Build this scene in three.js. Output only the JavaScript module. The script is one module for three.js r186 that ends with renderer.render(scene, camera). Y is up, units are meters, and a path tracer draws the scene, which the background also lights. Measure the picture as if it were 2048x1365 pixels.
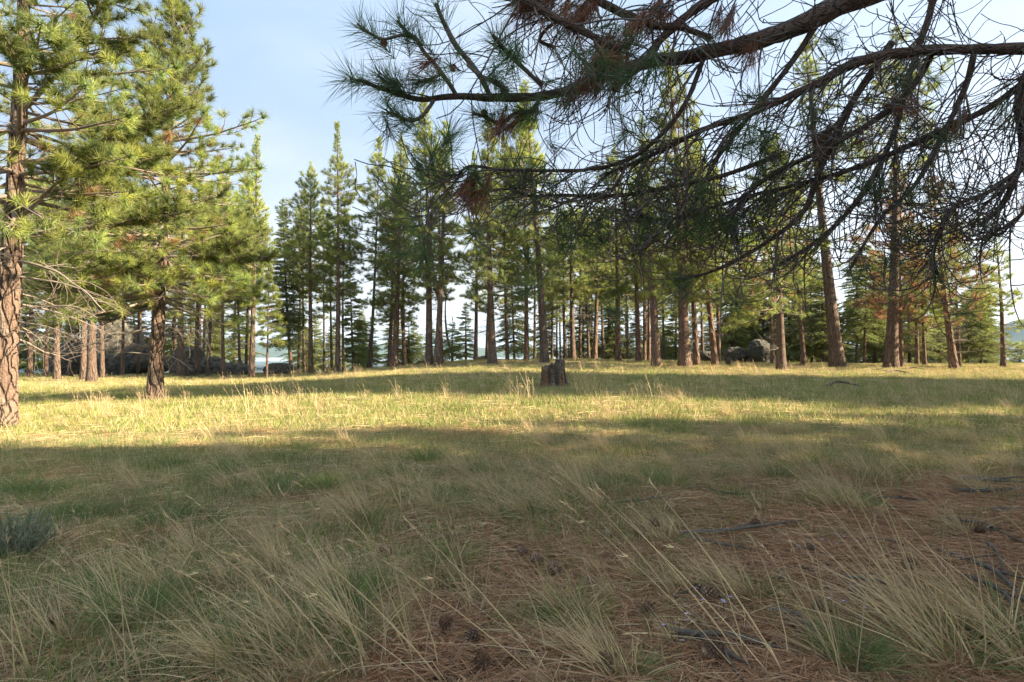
import * as THREE from 'three';
import { mergeVertices } from 'three/addons/utils/BufferGeometryUtils.js';

// ---------------------------------------------------------------- camera, sky, sun, exposure
const scene = new THREE.Scene();
const camera = new THREE.PerspectiveCamera(58.06, 1024 / 682, 0.1, 20000);
camera.position.set(0, 1.4, 0);
camera.rotation.x = Math.atan(32.5 / 1230);

const SUN_AZ = 99 * Math.PI / 180, SUN_EL = 28 * Math.PI / 180;          // right of the view, low
const sunDir = new THREE.Vector3(Math.sin(SUN_AZ) * Math.cos(SUN_EL), Math.sin(SUN_EL), -Math.cos(SUN_AZ) * Math.cos(SUN_EL));
const sun = new THREE.DirectionalLight(new THREE.Color().setRGB(1, 0.84, 0.61), 3.2);
sun.position.copy(sunDir).multiplyScalar(120);
sun.castShadow = true;
sun.shadow.mapSize.set(4096, 4096);
Object.assign(sun.shadow.camera, { left: -70, right: 70, top: 70, bottom: -70, near: 1, far: 300 });
sun.shadow.radius = 1.4;
scene.add(sun, sun.target);

const renderer = new THREE.WebGLRenderer({ antialias: true });
renderer.toneMapping = THREE.LinearToneMapping;
renderer.toneMappingExposure = 6.3;
renderer.shadowMap.enabled = true;
scene.environmentIntensity = 1;
scene.backgroundIntensity = 1;

// ---------------------------------------------------------------- seeded random and noise
function rng(seed) { let a = seed >>> 0; return () => { a = (a + 0x6D2B79F5) | 0; let t = Math.imul(a ^ (a >>> 15), 1 | a); t = (t + Math.imul(t ^ (t >>> 7), 61 | t)) ^ t; return ((t ^ (t >>> 14)) >>> 0) / 4294967296; }; }
const hash3 = (x, y, z) => { let h = Math.imul(x, 374761393) ^ Math.imul(y, 668265263) ^ Math.imul(z, 2147483647 ^ 912931); h = Math.imul(h ^ (h >>> 13), 1274126177); h ^= h >>> 16; h = Math.imul(h, 2246822519); return ((h ^ (h >>> 15)) >>> 0) / 4294967296; };
const fade = (t) => t * t * (3 - 2 * t), mix = (a, b, t) => a + (b - a) * t, clamp = (x, a = 0, b = 1) => Math.min(b, Math.max(a, x)), smooth = (a, b, x) => fade(clamp((x - a) / (b - a)));
function noise3(x, y, z, px = 0, py = 0) {            // value noise 0..1, optionally periodic in x and y
  const xi = Math.floor(x), yi = Math.floor(y), zi = Math.floor(z), fx = fade(x - xi), fy = fade(y - yi), fz = fade(z - zi);
  const w = (n, p) => p ? ((n % p) + p) % p : n, X = [w(xi, px), w(xi + 1, px)], Y = [w(yi, py), w(yi + 1, py)];
  const r = (k) => mix(mix(hash3(X[0], Y[0], k), hash3(X[1], Y[0], k), fx), mix(hash3(X[0], Y[1], k), hash3(X[1], Y[1], k), fx), fy);
  return mix(r(zi), r(zi + 1), fz);
}
const noise2 = (x, y, s = 0) => noise3(x, y, s * 7.31 + 0.5);
const fbm = (x, y, z = 0.5, o = 4) => { let v = 0, a = 0.5, t = 0; for (let k = 0; k < o; k++) { v += a * noise3(x, y, z + k * 9.7); t += a; a /= 2; x *= 2.03; y *= 2.03; z *= 2.03; } return v / t; };

// the sky: clear blue overhead, pale towards the horizon and the low sun, thin streaks of high cloud
{
  const W = 1024, H = 512, data = new Float32Array(W * H * 4), v = new THREE.Vector3();
  for (let j = 0; j < H; j++) for (let i = 0; i < W; i++) {
    const el = ((j + 0.5) / H - 0.5) * Math.PI, az = ((i + 0.5) / W - 0.5) * 2 * Math.PI;
    v.set(Math.cos(el) * Math.cos(az), Math.sin(el), Math.cos(el) * Math.sin(az));
    const g = Math.acos(clamp(v.dot(sunDir), -1, 1)), up = Math.max(v.y, 0), o = (j * W + i) * 4;
    const pale = Math.exp(-up * 4.7), glow = 0.36 * Math.exp(-g / 0.6), q = 1 / (up + 0.22);
    let cloud = smooth(0.50, 0.78, fbm(v.x * q * 1.3 + 5, v.z * q * 2.4 + 3, up * 2 + 0.5, 5)) * 0.14 * smooth(0.0, 0.12, up) + 0.5 * smooth(0.42, 0.7, fbm(v.x * 5, v.z * 5, v.y * 11 + 2, 4)) * Math.exp(-up * 6);
    cloud = clamp(cloud, 0, 1);
    const blue = [0.043, 0.080, 0.138], white = [0.226, 0.222, 0.212], cl = [0.245, 0.240, 0.230], gl = [1, 0.95, 0.86];
    for (let c = 0; c < 3; c++) data[o + c] = mix(mix(blue[c], white[c], pale), cl[c], cloud) + glow * gl[c];
    data[o + 3] = 1;
  }
  const t = new THREE.DataTexture(data, W, H, THREE.RGBAFormat, THREE.FloatType);
  t.mapping = THREE.EquirectangularReflectionMapping; t.colorSpace = THREE.LinearSRGBColorSpace; t.magFilter = THREE.LinearFilter; t.needsUpdate = true;
  scene.background = t; scene.environment = t;
}
scene.fog = new THREE.FogExp2(new THREE.Color().setRGB(0.45, 0.70, 1.0), 0.00009);

// ---------------------------------------------------------------- where things stand, in metres: [x, z, height, trunk radius, lean, foot of crown, crown radius, kind, bark, group, label]
const TREES = [
  [-11.01, -26.0, 9.61, 0.148, 0.18, 2.53, 0.97, "pine", "grey", "left", "tall sunlit pine rising just right of the large bushy pine"],
  [-9.98, -25.0, 4.33, 0.061, -0.01, 1.43, 0.49, "young", "dark", "left", "slim young pine with a thin dark stem beside the sunlit left wood"],
  [-16.05, -23.5, 8.6, 0.201, 0.02, 3.2, 1.34, "pine", "grey", "wood", "right and stouter of the paired grey pines between the two near left pines"],
  [-17.42, -25.0, 8.65, 0.142, -0.28, 3.11, 1.02, "pine", "grey", "wood", "left and slimmer of the paired grey pines in the left wood"],
  [-18.48, -25.0, 9.47, 0.152, -0.3, 3.31, 1.32, "pine", "grey", "wood", "straight pine left of the paired trunks in the left wood"],
  [-20.46, -27.0, 8.12, 0.099, 0.22, 2.58, 0.88, "pine", "red", "wood", "thin pine leaning right against the bright field at far left"],
  [-21.16, -27.0, 9.23, 0.132, -0.21, 3.03, 1.32, "pine", "dark", "wood", "dark pine just right of the nearest left trunk"],
  [-20.84, -29.0, 8.86, 0.106, -0.14, 3.16, 0.94, "pine", "dark", "wood", "thin dark pine before the dark boulder left of the paired trunks"],
  [-21.24, -30.0, 8.88, 0.098, -0.07, 3.23, 0.98, "pine", "grey", "wood", "second thin pine before the dark boulder left of the paired trunks"],
  [-17.31, -26.0, 9.15, 0.116, 0.03, 3.6, 1.16, "pine", "grey", "wood", "pine trunk just right of the paired trunks before the pale rock"],
  [-18.37, -29.0, 8.39, 0.094, -0.29, 3.63, 0.94, "pine", "red", "wood", "thin pine in front of the sunlit pale rock"],
  [-18.88, -31.0, 8.89, 0.088, -0.05, 3.3, 1.01, "pine", "dark", "wood", "thin pine close behind the large bushy pine on its left"],
  [-15.07, -28.0, 9.29, 0.193, -0.02, 4.46, 1.37, "pine", "grey", "wood", "stout pine with flared foot right behind the large bushy pine"],
  [-14.9, -29.0, 10.06, 0.13, -0.02, 4.1, 1.3, "pine", "dark", "wood", "dark pine beside the rounded grey boulder"],
  [-14.36, -29.0, 8.63, 0.106, 0.02, 3.63, 1.06, "pine", "dark", "wood", "thin dark pine right of the rounded grey boulder"],
  [-12.9, -27.5, 9.38, 0.101, 0.01, 3.51, 1.12, "pine", "red", "wood", "thin sunlit reddish pine in the left wood"],
  [-13.27, -30.0, 8.64, 0.085, -0.09, 3.23, 0.98, "pine", "dark", "wood", "thin dark pine left of the tall sunlit pine"],
  [-13.43, -31.0, 8.38, 0.088, -0.01, 3.3, 1.01, "pine", "dark", "wood", "thin pine hard against the tall sunlit pine"],
  [-11.83, -33.0, 8.73, 0.121, -0.53, 1.58, 1.23, "fir", "dark", "gap", "sparse spire-topped fir left of the open sky gap"],
  [-12.15, -35.0, 8.78, 0.1, -0.04, 4.2, 1.02, "pine", "dark", "gap", "thin pine close right of the sparse fir"],
  [-11.13, -33.0, 9.4, 0.094, -0.15, 4.25, 0.97, "pine", "dark", "gap", "slender dark pine between the sparse fir and the sunlit trunk"],
  [-9.48, -29.0, 9.31, 0.141, -0.02, 4.26, 1.04, "pine", "red", "gap", "pine with smooth sunlit reddish trunk left of the sky gap"],
  [-10.06, -33.0, 8.68, 0.08, -0.09, 2.87, 0.91, "pine", "dark", "gap", "thin pine behind, left of the tall pine at the sky gap"],
  [-9.37, -32.0, 8.0, 0.091, -0.16, 3.29, 0.88, "pine", "dark", "gap", "thin dark pine tight against the tall pine at the sky gap"],
  [-7.94, -28.0, 10.72, 0.148, -0.12, 3.59, 1.05, "pine", "grey", "gap", "tall pine with a long bare trunk at the left of the sky gap"],
  [-7.95, -29.0, 7.24, 0.083, 0.07, 2.25, 0.8, "pine", "dark", "gap", "thin pine hard right of the tall pine at the sky gap"],
  [-7.73, -30.0, 4.85, 0.085, -0.25, 0.47, 0.88, "fir", "grey", "gap", "low yellow green fir skirted to the ground at the sky gap"],
  [-8.46, -36.0, 2.68, 0.088, 0.14, 0.58, 0.88, "fir", "dark", "gap", "small pale green fir at the foot of the sky gap"],
  [-6.93, -30.0, 10.68, 0.11, 0.36, 4.41, 1.12, "pine", "dark", "row", "slim straight pine right of the sky gap"],
  [-5.9, -29.5, 9.6, 0.12, 0.24, 2.34, 1.1, "pine", "dark", "row", "left pine of the close pair right of the slim straight pine"],
  [-5.41, -28.3, 10.02, 0.184, 0.26, 2.47, 1.29, "pine", "red", "row", "right and stouter sunlit pine of the close pair by the slim straight pine"],
  [-5.44, -31.0, 8.72, 0.126, 0.07, 2.37, 1.11, "pine", "red", "row", "reddish pine between the close pair and the forked pine"],
  [-5.69, -34.0, 2.59, 0.097, -0.01, 0.27, 0.72, "fir", "dark", "row", "small dark fir behind the reddish pine left of the forked pine"],
  [-3.58, -26.5, 11.05, 0.194, -0.3, 2.89, 1.21, "pine", "grey", "row", "tall forked pine with curved trunk and highest top of the row"],
  [-3.17, -26.0, 9.67, 0.18, 0.38, 3.47, 1.18, "pine", "grey", "row", "stout pine touching the forked pine on its right"],
  [-3.19, -28.0, 9.17, 0.102, -0.12, 2.96, 1.05, "pine", "grey", "row", "thin pine behind the forked pine and its stout neighbour"],
  [-3.68, -38.0, 2.46, 0.108, -0.0, 0.42, 0.93, "fir", "dark", "row", "small dark fir far behind in the gap right of the forked pine"],
  [-2.92, -39.0, 3.46, 0.111, -0.01, 0.47, 1.08, "fir", "dark", "row", "larger dark fir far behind left of the broad central pine"],
  [-1.78, -30.0, 9.68, 0.122, -0.09, 2.78, 1.07, "pine", "red", "row", "sunlit pine just left of the broad central pine"],
  [-1.26, -31.0, 9.45, 0.126, 0.27, 2.83, 1.11, "pine", "dark", "row", "dark pine half hidden behind the broad central pine"],
  [-0.8, -25.3, 9.56, 0.206, -0.22, 2.28, 1.36, "pine", "grey", "row", "broad central pine with thick dark furrowed trunk"],
  [-0.21, -29.0, 10.05, 0.106, -0.17, 3.85, 1.04, "pine", "red", "row", "straight sunlit pine right of the broad central pine"],
  [0.14, -34.0, 8.38, 0.083, -0.25, 0.59, 0.94, "fir", "dark", "row", "thin leaning fir behind, right of the broad central pine"],
  [0.66, -28.0, 11.55, 0.137, -0.29, 3.75, 1.09, "pine", "red", "row", "tall sunlit pine left of the leaning pine by the stump"],
  [1.21, -33.0, 8.67, 0.094, -0.07, 3.26, 1.07, "pine", "dark", "row", "thin dark pine between the tall sunlit pine and the leaning one"],
  [1.41, -26.3, 11.4, 0.214, -0.85, 3.6, 1.33, "pine", "grey", "row", "leaning thick pine directly behind the stump"],
  [2.41, -37.0, 8.89, 0.105, -0.05, 2.52, 1.2, "pine", "dark", "far", "thin far pine right of the leaning pine behind the stump"],
  [3.13, -36.0, 8.92, 0.132, -0.07, 3.32, 1.23, "pine", "dark", "far", "first far pine right of the stump, dark and straight"],
  [3.37, -34.0, 8.95, 0.193, -0.09, 3.38, 1.27, "pine", "dark", "far", "stouter dark far pine right of the stump"],
  [3.98, -36.0, 9.23, 0.132, 0.02, 3.62, 1.23, "pine", "dark", "far", "dark far pine right of the stouter one behind the stump"],
  [4.76, -38.0, 9.18, 0.124, -0.1, 3.58, 1.24, "pine", "dark", "far", "thin far pine left of the bent reddish trunk"],
  [4.56, -34.0, 9.25, 0.166, 0.23, 3.67, 1.27, "pine", "red", "far", "far reddish pine bent slightly to the right"],
  [5.8, -39.0, 9.8, 0.127, 0.0, 3.73, 1.27, "pine", "dark", "far", "thin far pine right of the bent reddish one"],
  [6.53, -41.0, 10.07, 0.133, -0.03, 3.69, 1.33, "pine", "dark", "far", "farthest thin pine left of the clean straight red trunk"],
  [4.97, -28.7, 9.99, 0.163, -0.17, 3.15, 1.21, "pine", "red", "mid", "clean straight reddish pine standing alone right of the stump"],
  [7.17, -38.0, 9.53, 0.124, -0.02, 3.3, 1.24, "pine", "dark", "far", "dim thin pine behind, right of the lone straight reddish pine"],
  [5.84, -28.3, 9.18, 0.161, -0.14, 3.13, 1.1, "pine", "red", "mid", "reddish pine left of the pine leaning out of the sunny crest"],
  [6.68, -31.0, 8.98, 0.113, -0.08, 3.13, 1.01, "pine", "red", "mid", "left thin reddish pine of the cluster beside the leaning crest pine"],
  [7.02, -31.5, 9.12, 0.115, -0.1, 3.18, 1.02, "pine", "red", "mid", "right thin reddish pine of the cluster beside the leaning crest pine"],
  [5.64, -24.0, 9.77, 0.205, -0.55, 2.66, 1.05, "pine", "red", "mid", "left-leaning reddish pine in front of the thin cluster"],
  [6.82, -24.3, 12.92, 0.267, -0.61, 3.08, 1.46, "pine", "red", "mid", "thickest sunlit pine right of centre with bright right edge"],
  [7.52, -25.0, 9.1, 0.152, -0.34, 2.73, 1.06, "pine", "red", "mid", "sunlit pine tight on the right of the thickest central trunk"],
  [10.87, -35.0, 8.77, 0.114, -0.05, 2.47, 1.14, "pine", "dark", "far", "thin dark far pine right of the thickest central trunk"],
  [8.34, -25.2, 10.22, 0.154, -0.68, 2.55, 1.07, "pine", "red", "mid", "slim pine leaning left with a brightly lit right edge"],
  [10.1, -30.0, 9.76, 0.122, -0.26, 2.86, 1.12, "pine", "red", "mid", "reddish upright pine just behind the slim left-leaning one"],
  [9.86, -22.5, 8.46, 0.192, -0.24, 2.18, 1.79, "young", "dark", "right", "young dense pine with short dark trunk nearest the crest at right"],
  [11.88, -28.0, 8.73, 0.114, -0.14, 2.76, 1.14, "pine", "red", "right", "reddish pine peeking left of the young dense pine"],
  [12.82, -27.0, 8.92, 0.132, -0.3, 2.93, 1.14, "pine", "red", "right", "reddish leaning pine between the young dense pine and the big trunk"],
  [13.78, -26.0, 13.84, 0.328, -1.19, 7.58, 2.03, "open", "dark", "right", "big thick furrowed pine leaning left at right of the view"],
  [19.63, -35.0, 7.44, 0.1, -0.02, 1.43, 1.25, "fir", "dark", "thicket", "thin fir just right of the big leaning furrowed pine"],
  [18.91, -33.0, 6.74, 0.094, 0.17, 1.88, 1.07, "fir", "dark", "thicket", "second thin fir right of the big leaning furrowed pine"],
  [16.02, -26.0, 14.08, 0.296, 0.39, 7.82, 2.03, "open", "dark", "right", "big straight pine with almost black trunk at right of the view"],
  [17.25, -27.3, 9.06, 0.166, 0.07, 2.12, 1.42, "dead", "red", "right", "pine with dead orange brown crown behind the black trunk"],
  [19.1, -29.0, 5.99, 0.118, -0.1, 1.73, 1.04, "pine", "red", "right", "thin sunlit pine right of the orange brown crown"],
  [19.47, -29.0, 6.23, 0.106, -0.09, 1.96, 1.08, "pine", "red", "right", "second thin sunlit pine right of the orange brown crown"],
  [17.99, -25.0, 7.7, 0.183, -0.83, 1.86, 1.59, "brownish", "red", "right", "left-leaning pine with partly brown needles near the right edge"],
  [19.65, -27.0, 6.76, 0.099, -0.13, 1.9, 1.05, "pine", "dark", "right", "thin upright pine behind the left-leaning brownish pine"],
  [21.58, -27.0, 6.32, 0.132, -0.39, 1.02, 1.14, "sparse", "grey", "right", "lone thin sparse pine against white sky at far right"],
  [24.4, -32.0, 4.19, 0.104, -0.09, 0.48, 1.14, "fir", "dark", "thicket", "low dark fir between the brownish pine and the lone sparse pine"],
  [25.18, -34.0, 3.88, 0.097, 0.14, 0.5, 1.11, "fir", "dark", "thicket", "low fir right behind the left-leaning brownish pine"],
  [34.62, -42.0, 1.57, 0.137, 0.14, 0.1, 1.23, "fir", "dark", "thicket", "tiny dark fir at the extreme right before the blue hill"],
  [13.3, -37.0, 6.92, 0.12, -0.06, 1.18, 1.44, "fir", "dark", "thicket", "slim fir in front of the low boulders at right"],
  [15.48, -40.0, 8.25, 0.13, 0.01, 1.39, 1.63, "fir", "dark", "thicket", "fir behind the tall dark boulder"],
  [15.48, -38.0, 6.54, 0.124, 0.15, 0.95, 1.48, "fir", "dark", "thicket", "fir right behind the tall dark boulder's right side"],
  [16.72, -37.0, 6.96, 0.12, 0.01, 0.92, 1.5, "fir", "dark", "thicket", "shady fir right behind the young dense pine"],
  [18.57, -38.0, 7.18, 0.124, -0.01, 0.83, 1.54, "fir", "dark", "thicket", "yellowish fir between the reddish leaning pine and the big trunk"],
  [17.67, -35.0, 5.42, 0.114, 0.09, 0.71, 1.31, "fir", "dark", "thicket", "low fir half hidden left of the big leaning trunk"],
  [21.25, -36.0, 6.78, 0.117, 0.15, 0.9, 1.4, "fir", "dark", "thicket", "dense fir left of the black trunk"],
  [24.19, -40.0, 6.97, 0.13, 0.16, 1.09, 1.5, "fir", "dark", "thicket", "far fir touching the left side of the black trunk"],
  [23.3, -36.0, 5.01, 0.117, 0.01, 0.75, 1.29, "fir", "dark", "thicket", "low fir below the orange brown crown"],
  [26.44, -38.0, 5.32, 0.124, 0.08, 0.67, 1.42, "fir", "dark", "thicket", "low fir in front of the blue hill left of the brownish pine"],
];
const LIMBS = [
  ["main limb", [[4.966, 4.765, -4.7, 0.1146], [3.819, 4.414, -4.5, 0.0988], [2.935, 4.099, -4.3, 0.0839], [2.343, 3.878, -4.2, 0.0751], [1.947, 3.647, -4.1, 0.0633], [1.569, 3.475, -4.0, 0.052], [1.208, 3.349, -3.9, 0.0444], [0.801, 3.235, -3.8, 0.0371], [0.574, 3.142, -3.75, 0.0335], [0.353, 3.027, -3.7, 0.0286], [0.108, 2.962, -3.65, 0.0252], [-0.13, 2.938, -3.6, 0.022], [-0.362, 2.923, -3.55, 0.0173], [-0.515, 2.884, -3.5, 0.0142], [-0.644, 2.91, -3.5, 0.0128], [-0.749, 2.928, -3.45, 0.0112], [-0.864, 2.952, -3.4, 0.0083]]],
  ["fore shoot", [[-0.322, 2.927, -3.56, 0.0145], [-0.366, 2.983, -3.5, 0.0137], [-0.437, 3.061, -3.45, 0.0126], [-0.501, 3.122, -3.4, 0.0116], [-0.535, 3.176, -3.38, 0.011], [-0.579, 3.197, -3.36, 0.0096], [-0.633, 3.259, -3.35, 0.0082]]],
  ["fore shoot", [[-0.526, 3.173, -3.38, 0.0096], [-0.606, 3.185, -3.36, 0.009], [-0.711, 3.147, -3.33, 0.0087], [-0.778, 3.165, -3.3, 0.008], [-0.841, 3.214, -3.3, 0.0067]]],
  ["fore shoot", [[-0.13, 2.947, -3.6, 0.0161], [-0.18, 3.021, -3.52, 0.0157], [-0.256, 3.114, -3.5, 0.0171], [-0.331, 3.195, -3.46, 0.0155], [-0.392, 3.303, -3.42, 0.0139], [-0.426, 3.383, -3.4, 0.0111]]],
  ["fore shoot", [[0.184, 3.034, -3.66, 0.0134], [0.047, 3.133, -3.6, 0.0132], [-0.056, 3.212, -3.55, 0.0121], [-0.112, 3.26, -3.5, 0.01]]],
  ["fore shoot", [[-0.451, 2.892, -3.52, 0.0129], [-0.477, 2.837, -3.5, 0.012], [-0.529, 2.779, -3.5, 0.0114], [-0.583, 2.757, -3.48, 0.0108], [-0.645, 2.766, -3.46, 0.0098], [-0.706, 2.791, -3.45, 0.0084]]],
  ["fore shoot", [[-0.61, 2.904, -3.5, 0.01], [-0.67, 2.936, -3.48, 0.0091], [-0.709, 2.962, -3.46, 0.0084], [-0.756, 2.993, -3.44, 0.0073]]],
  ["fore shoot", [[0.018, 2.886, -3.7, 0.012], [-0.072, 2.805, -3.65, 0.0113], [-0.174, 2.827, -3.6, 0.0102], [-0.232, 2.837, -3.58, 0.0087]]],
  ["fore shoot", [[0.2, 3.018, -3.68, 0.012], [0.109, 2.898, -3.7, 0.0108], [0.018, 2.886, -3.7, 0.0108]]],
  ["fore shoot", [[-0.415, 3.026, -3.5, 0.0085], [-0.484, 2.988, -3.48, 0.0085], [-0.552, 2.956, -3.46, 0.0073]]],
  ["fore shoot", [[-0.256, 3.085, -3.5, 0.01], [-0.182, 3.003, -3.45, 0.0107], [-0.067, 2.923, -3.4, 0.0152], [-0.025, 2.889, -3.4, 0.0111]]],
  ["upper limb", [[2.833, 4.39, -3.9, 0.0444], [1.418, 3.887, -3.6, 0.0351], [0.495, 3.606, -3.4, 0.0276], [0.044, 3.38, -3.3, 0.0215], [0.152, 3.297, -3.3, 0.0215], [0.261, 3.231, -3.3, 0.0215], [0.4, 3.178, -3.32, 0.0202], [0.527, 3.13, -3.35, 0.0191], [0.606, 3.121, -3.36, 0.0178], [0.675, 3.184, -3.4, 0.0166]]],
  ["upper limb", [[2.128, 4.153, -3.8, 0.0371], [1.088, 3.7, -3.5, 0.0285], [0.444, 3.479, -3.45, 0.0224], [0.652, 3.383, -3.5, 0.0228], [0.837, 3.346, -3.55, 0.0216], [0.997, 3.358, -3.6, 0.0205], [1.207, 3.351, -3.7, 0.018]]],
  ["upper limb", [[0.288, 3.231, -3.3, 0.0121], [0.185, 3.335, -3.4, 0.0116], [0.073, 3.392, -3.4, 0.0111], [-0.025, 3.429, -3.4, 0.0097]]],
  ["upper limb", [[0.508, 3.524, -3.6, 0.0117], [0.404, 3.403, -3.6, 0.0117], [0.255, 3.388, -3.6, 0.0105], [0.166, 3.283, -3.6, 0.01], [0.255, 3.238, -3.6, 0.0088]]],
  ["right limb", [[4.786, 3.839, -4.7, 0.0764], [3.792, 3.544, -4.2, 0.0615], [3.289, 3.384, -3.9, 0.0507], [2.936, 3.356, -3.85, 0.047], [2.585, 3.321, -3.8, 0.0448], [2.303, 3.286, -3.8, 0.0433], [2.083, 3.213, -3.8, 0.0402], [1.925, 3.118, -3.8, 0.0371], [1.737, 3.033, -3.8, 0.0324], [1.486, 2.919, -3.8, 0.0278], [1.173, 2.812, -3.8, 0.0232], [0.954, 2.699, -3.8, 0.0185], [0.735, 2.599, -3.8, 0.0154], [0.548, 2.529, -3.8, 0.0108]]],
  ["right limb", [[2.666, 3.333, -3.85, 0.0282], [2.602, 3.18, -3.9, 0.027], [2.422, 2.985, -3.9, 0.0254], [2.163, 2.824, -3.9, 0.0238], [1.93, 2.705, -3.95, 0.0225], [1.691, 2.589, -4.0, 0.0211], [1.525, 2.447, -4.0, 0.0195], [1.442, 2.299, -4.0, 0.0146], [1.474, 2.168, -4.0, 0.0114]]],
  ["right limb", [[4.75, 3.937, -4.7, 0.0535], [3.808, 3.47, -4.3, 0.042], [3.453, 3.254, -4.1, 0.0333], [3.22, 3.084, -4.1, 0.0317], [2.948, 2.948, -4.1, 0.03], [2.609, 2.795, -4.1, 0.0267], [2.271, 2.659, -4.1, 0.0233], [1.934, 2.565, -4.1, 0.02], [1.597, 2.483, -4.1, 0.0183], [1.294, 2.389, -4.1, 0.015], [1.026, 2.321, -4.1, 0.012], [0.825, 2.355, -4.1, 0.01]]],
  ["hanging bough", [[2.083, 3.681, -4.1, 0.03], [1.825, 3.305, -4.1, 0.0283], [1.552, 2.965, -4.1, 0.025], [1.364, 2.71, -4.1, 0.02], [1.279, 2.524, -4.1, 0.015], [1.311, 2.372, -4.1, 0.0117]]],
  ["hanging bough", [[1.24, 3.342, -3.9, 0.0238], [1.096, 3.008, -3.8, 0.0216], [0.942, 2.794, -3.75, 0.0189], [0.746, 2.622, -3.7, 0.0168], [0.526, 2.533, -3.65, 0.0148], [0.224, 2.5, -3.6, 0.0135], [-0.071, 2.509, -3.6, 0.0129], [-0.259, 2.508, -3.55, 0.013], [-0.317, 2.461, -3.55, 0.0115], [-0.39, 2.446, -3.5, 0.0085]]],
  ["hanging bough", [[1.758, 2.728, -4.0, 0.0228], [1.361, 2.566, -3.9, 0.0206], [0.964, 2.468, -3.85, 0.0188], [0.672, 2.407, -3.8, 0.017], [0.325, 2.394, -3.75, 0.0152], [0.079, 2.384, -3.7, 0.0126], [-0.018, 2.439, -3.7, 0.009]]],
  ["hanging bough", [[4.293, 4.849, -4.6, 0.0598], [3.186, 4.217, -4.4, 0.0358], [2.928, 3.721, -4.3, 0.0315], [2.816, 3.398, -4.3, 0.028], [2.703, 3.005, -4.3, 0.0245], [2.503, 2.597, -4.3, 0.028], [2.199, 2.26, -4.3, 0.021], [1.881, 2.049, -4.3, 0.014]]],
  ["edge bough", [[4.711, 3.937, -4.7, 0.0688], [3.565, 3.442, -4.1, 0.05], [3.34, 3.092, -4.0, 0.0423], [3.359, 2.761, -4.0, 0.0358], [3.21, 2.398, -4.0, 0.0228], [3.067, 2.266, -4.0, 0.013]]],
  ["hanging bough", [[2.414, 3.398, -3.85, 0.0313], [2.182, 3.034, -3.9, 0.0301], [2.036, 2.662, -4.0, 0.0276], [1.901, 2.348, -4.0, 0.0228], [1.587, 2.102, -4.0, 0.0179], [1.292, 1.954, -4.0, 0.013], [1.063, 1.899, -4.0, 0.0098]]],
  ["edge bough", [[4.442, 3.193, -4.6, 0.0337], [3.396, 2.678, -4.0, 0.0228], [3.107, 2.483, -3.95, 0.0193], [2.81, 2.341, -3.9, 0.0159], [2.687, 2.068, -3.9, 0.0127], [2.722, 1.893, -3.9, 0.0095]]],
  ["high bough", [[3.925, 4.736, -4.4, 0.0501], [2.735, 4.197, -4.0, 0.039], [1.761, 3.769, -3.7, 0.0301], [1.177, 3.524, -3.6, 0.0263], [0.908, 3.313, -3.6, 0.0234], [0.788, 3.163, -3.6, 0.0176], [0.601, 2.961, -3.55, 0.013]]],
  ["edge bough", [[3.37, 2.421, -3.9, 0.0127], [3.208, 2.277, -3.9, 0.0111], [3.11, 2.18, -3.9, 0.0095], [3.021, 2.193, -3.9, 0.0079]]],
  ["hanging bough", [[2.936, 3.349, -3.85, 0.0282], [2.905, 3.115, -3.9, 0.0254], [2.739, 2.791, -3.9, 0.0222], [2.574, 2.501, -3.9, 0.019], [2.347, 2.277, -3.9, 0.0159], [2.151, 1.957, -3.9, 0.0111]]],
];
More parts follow.
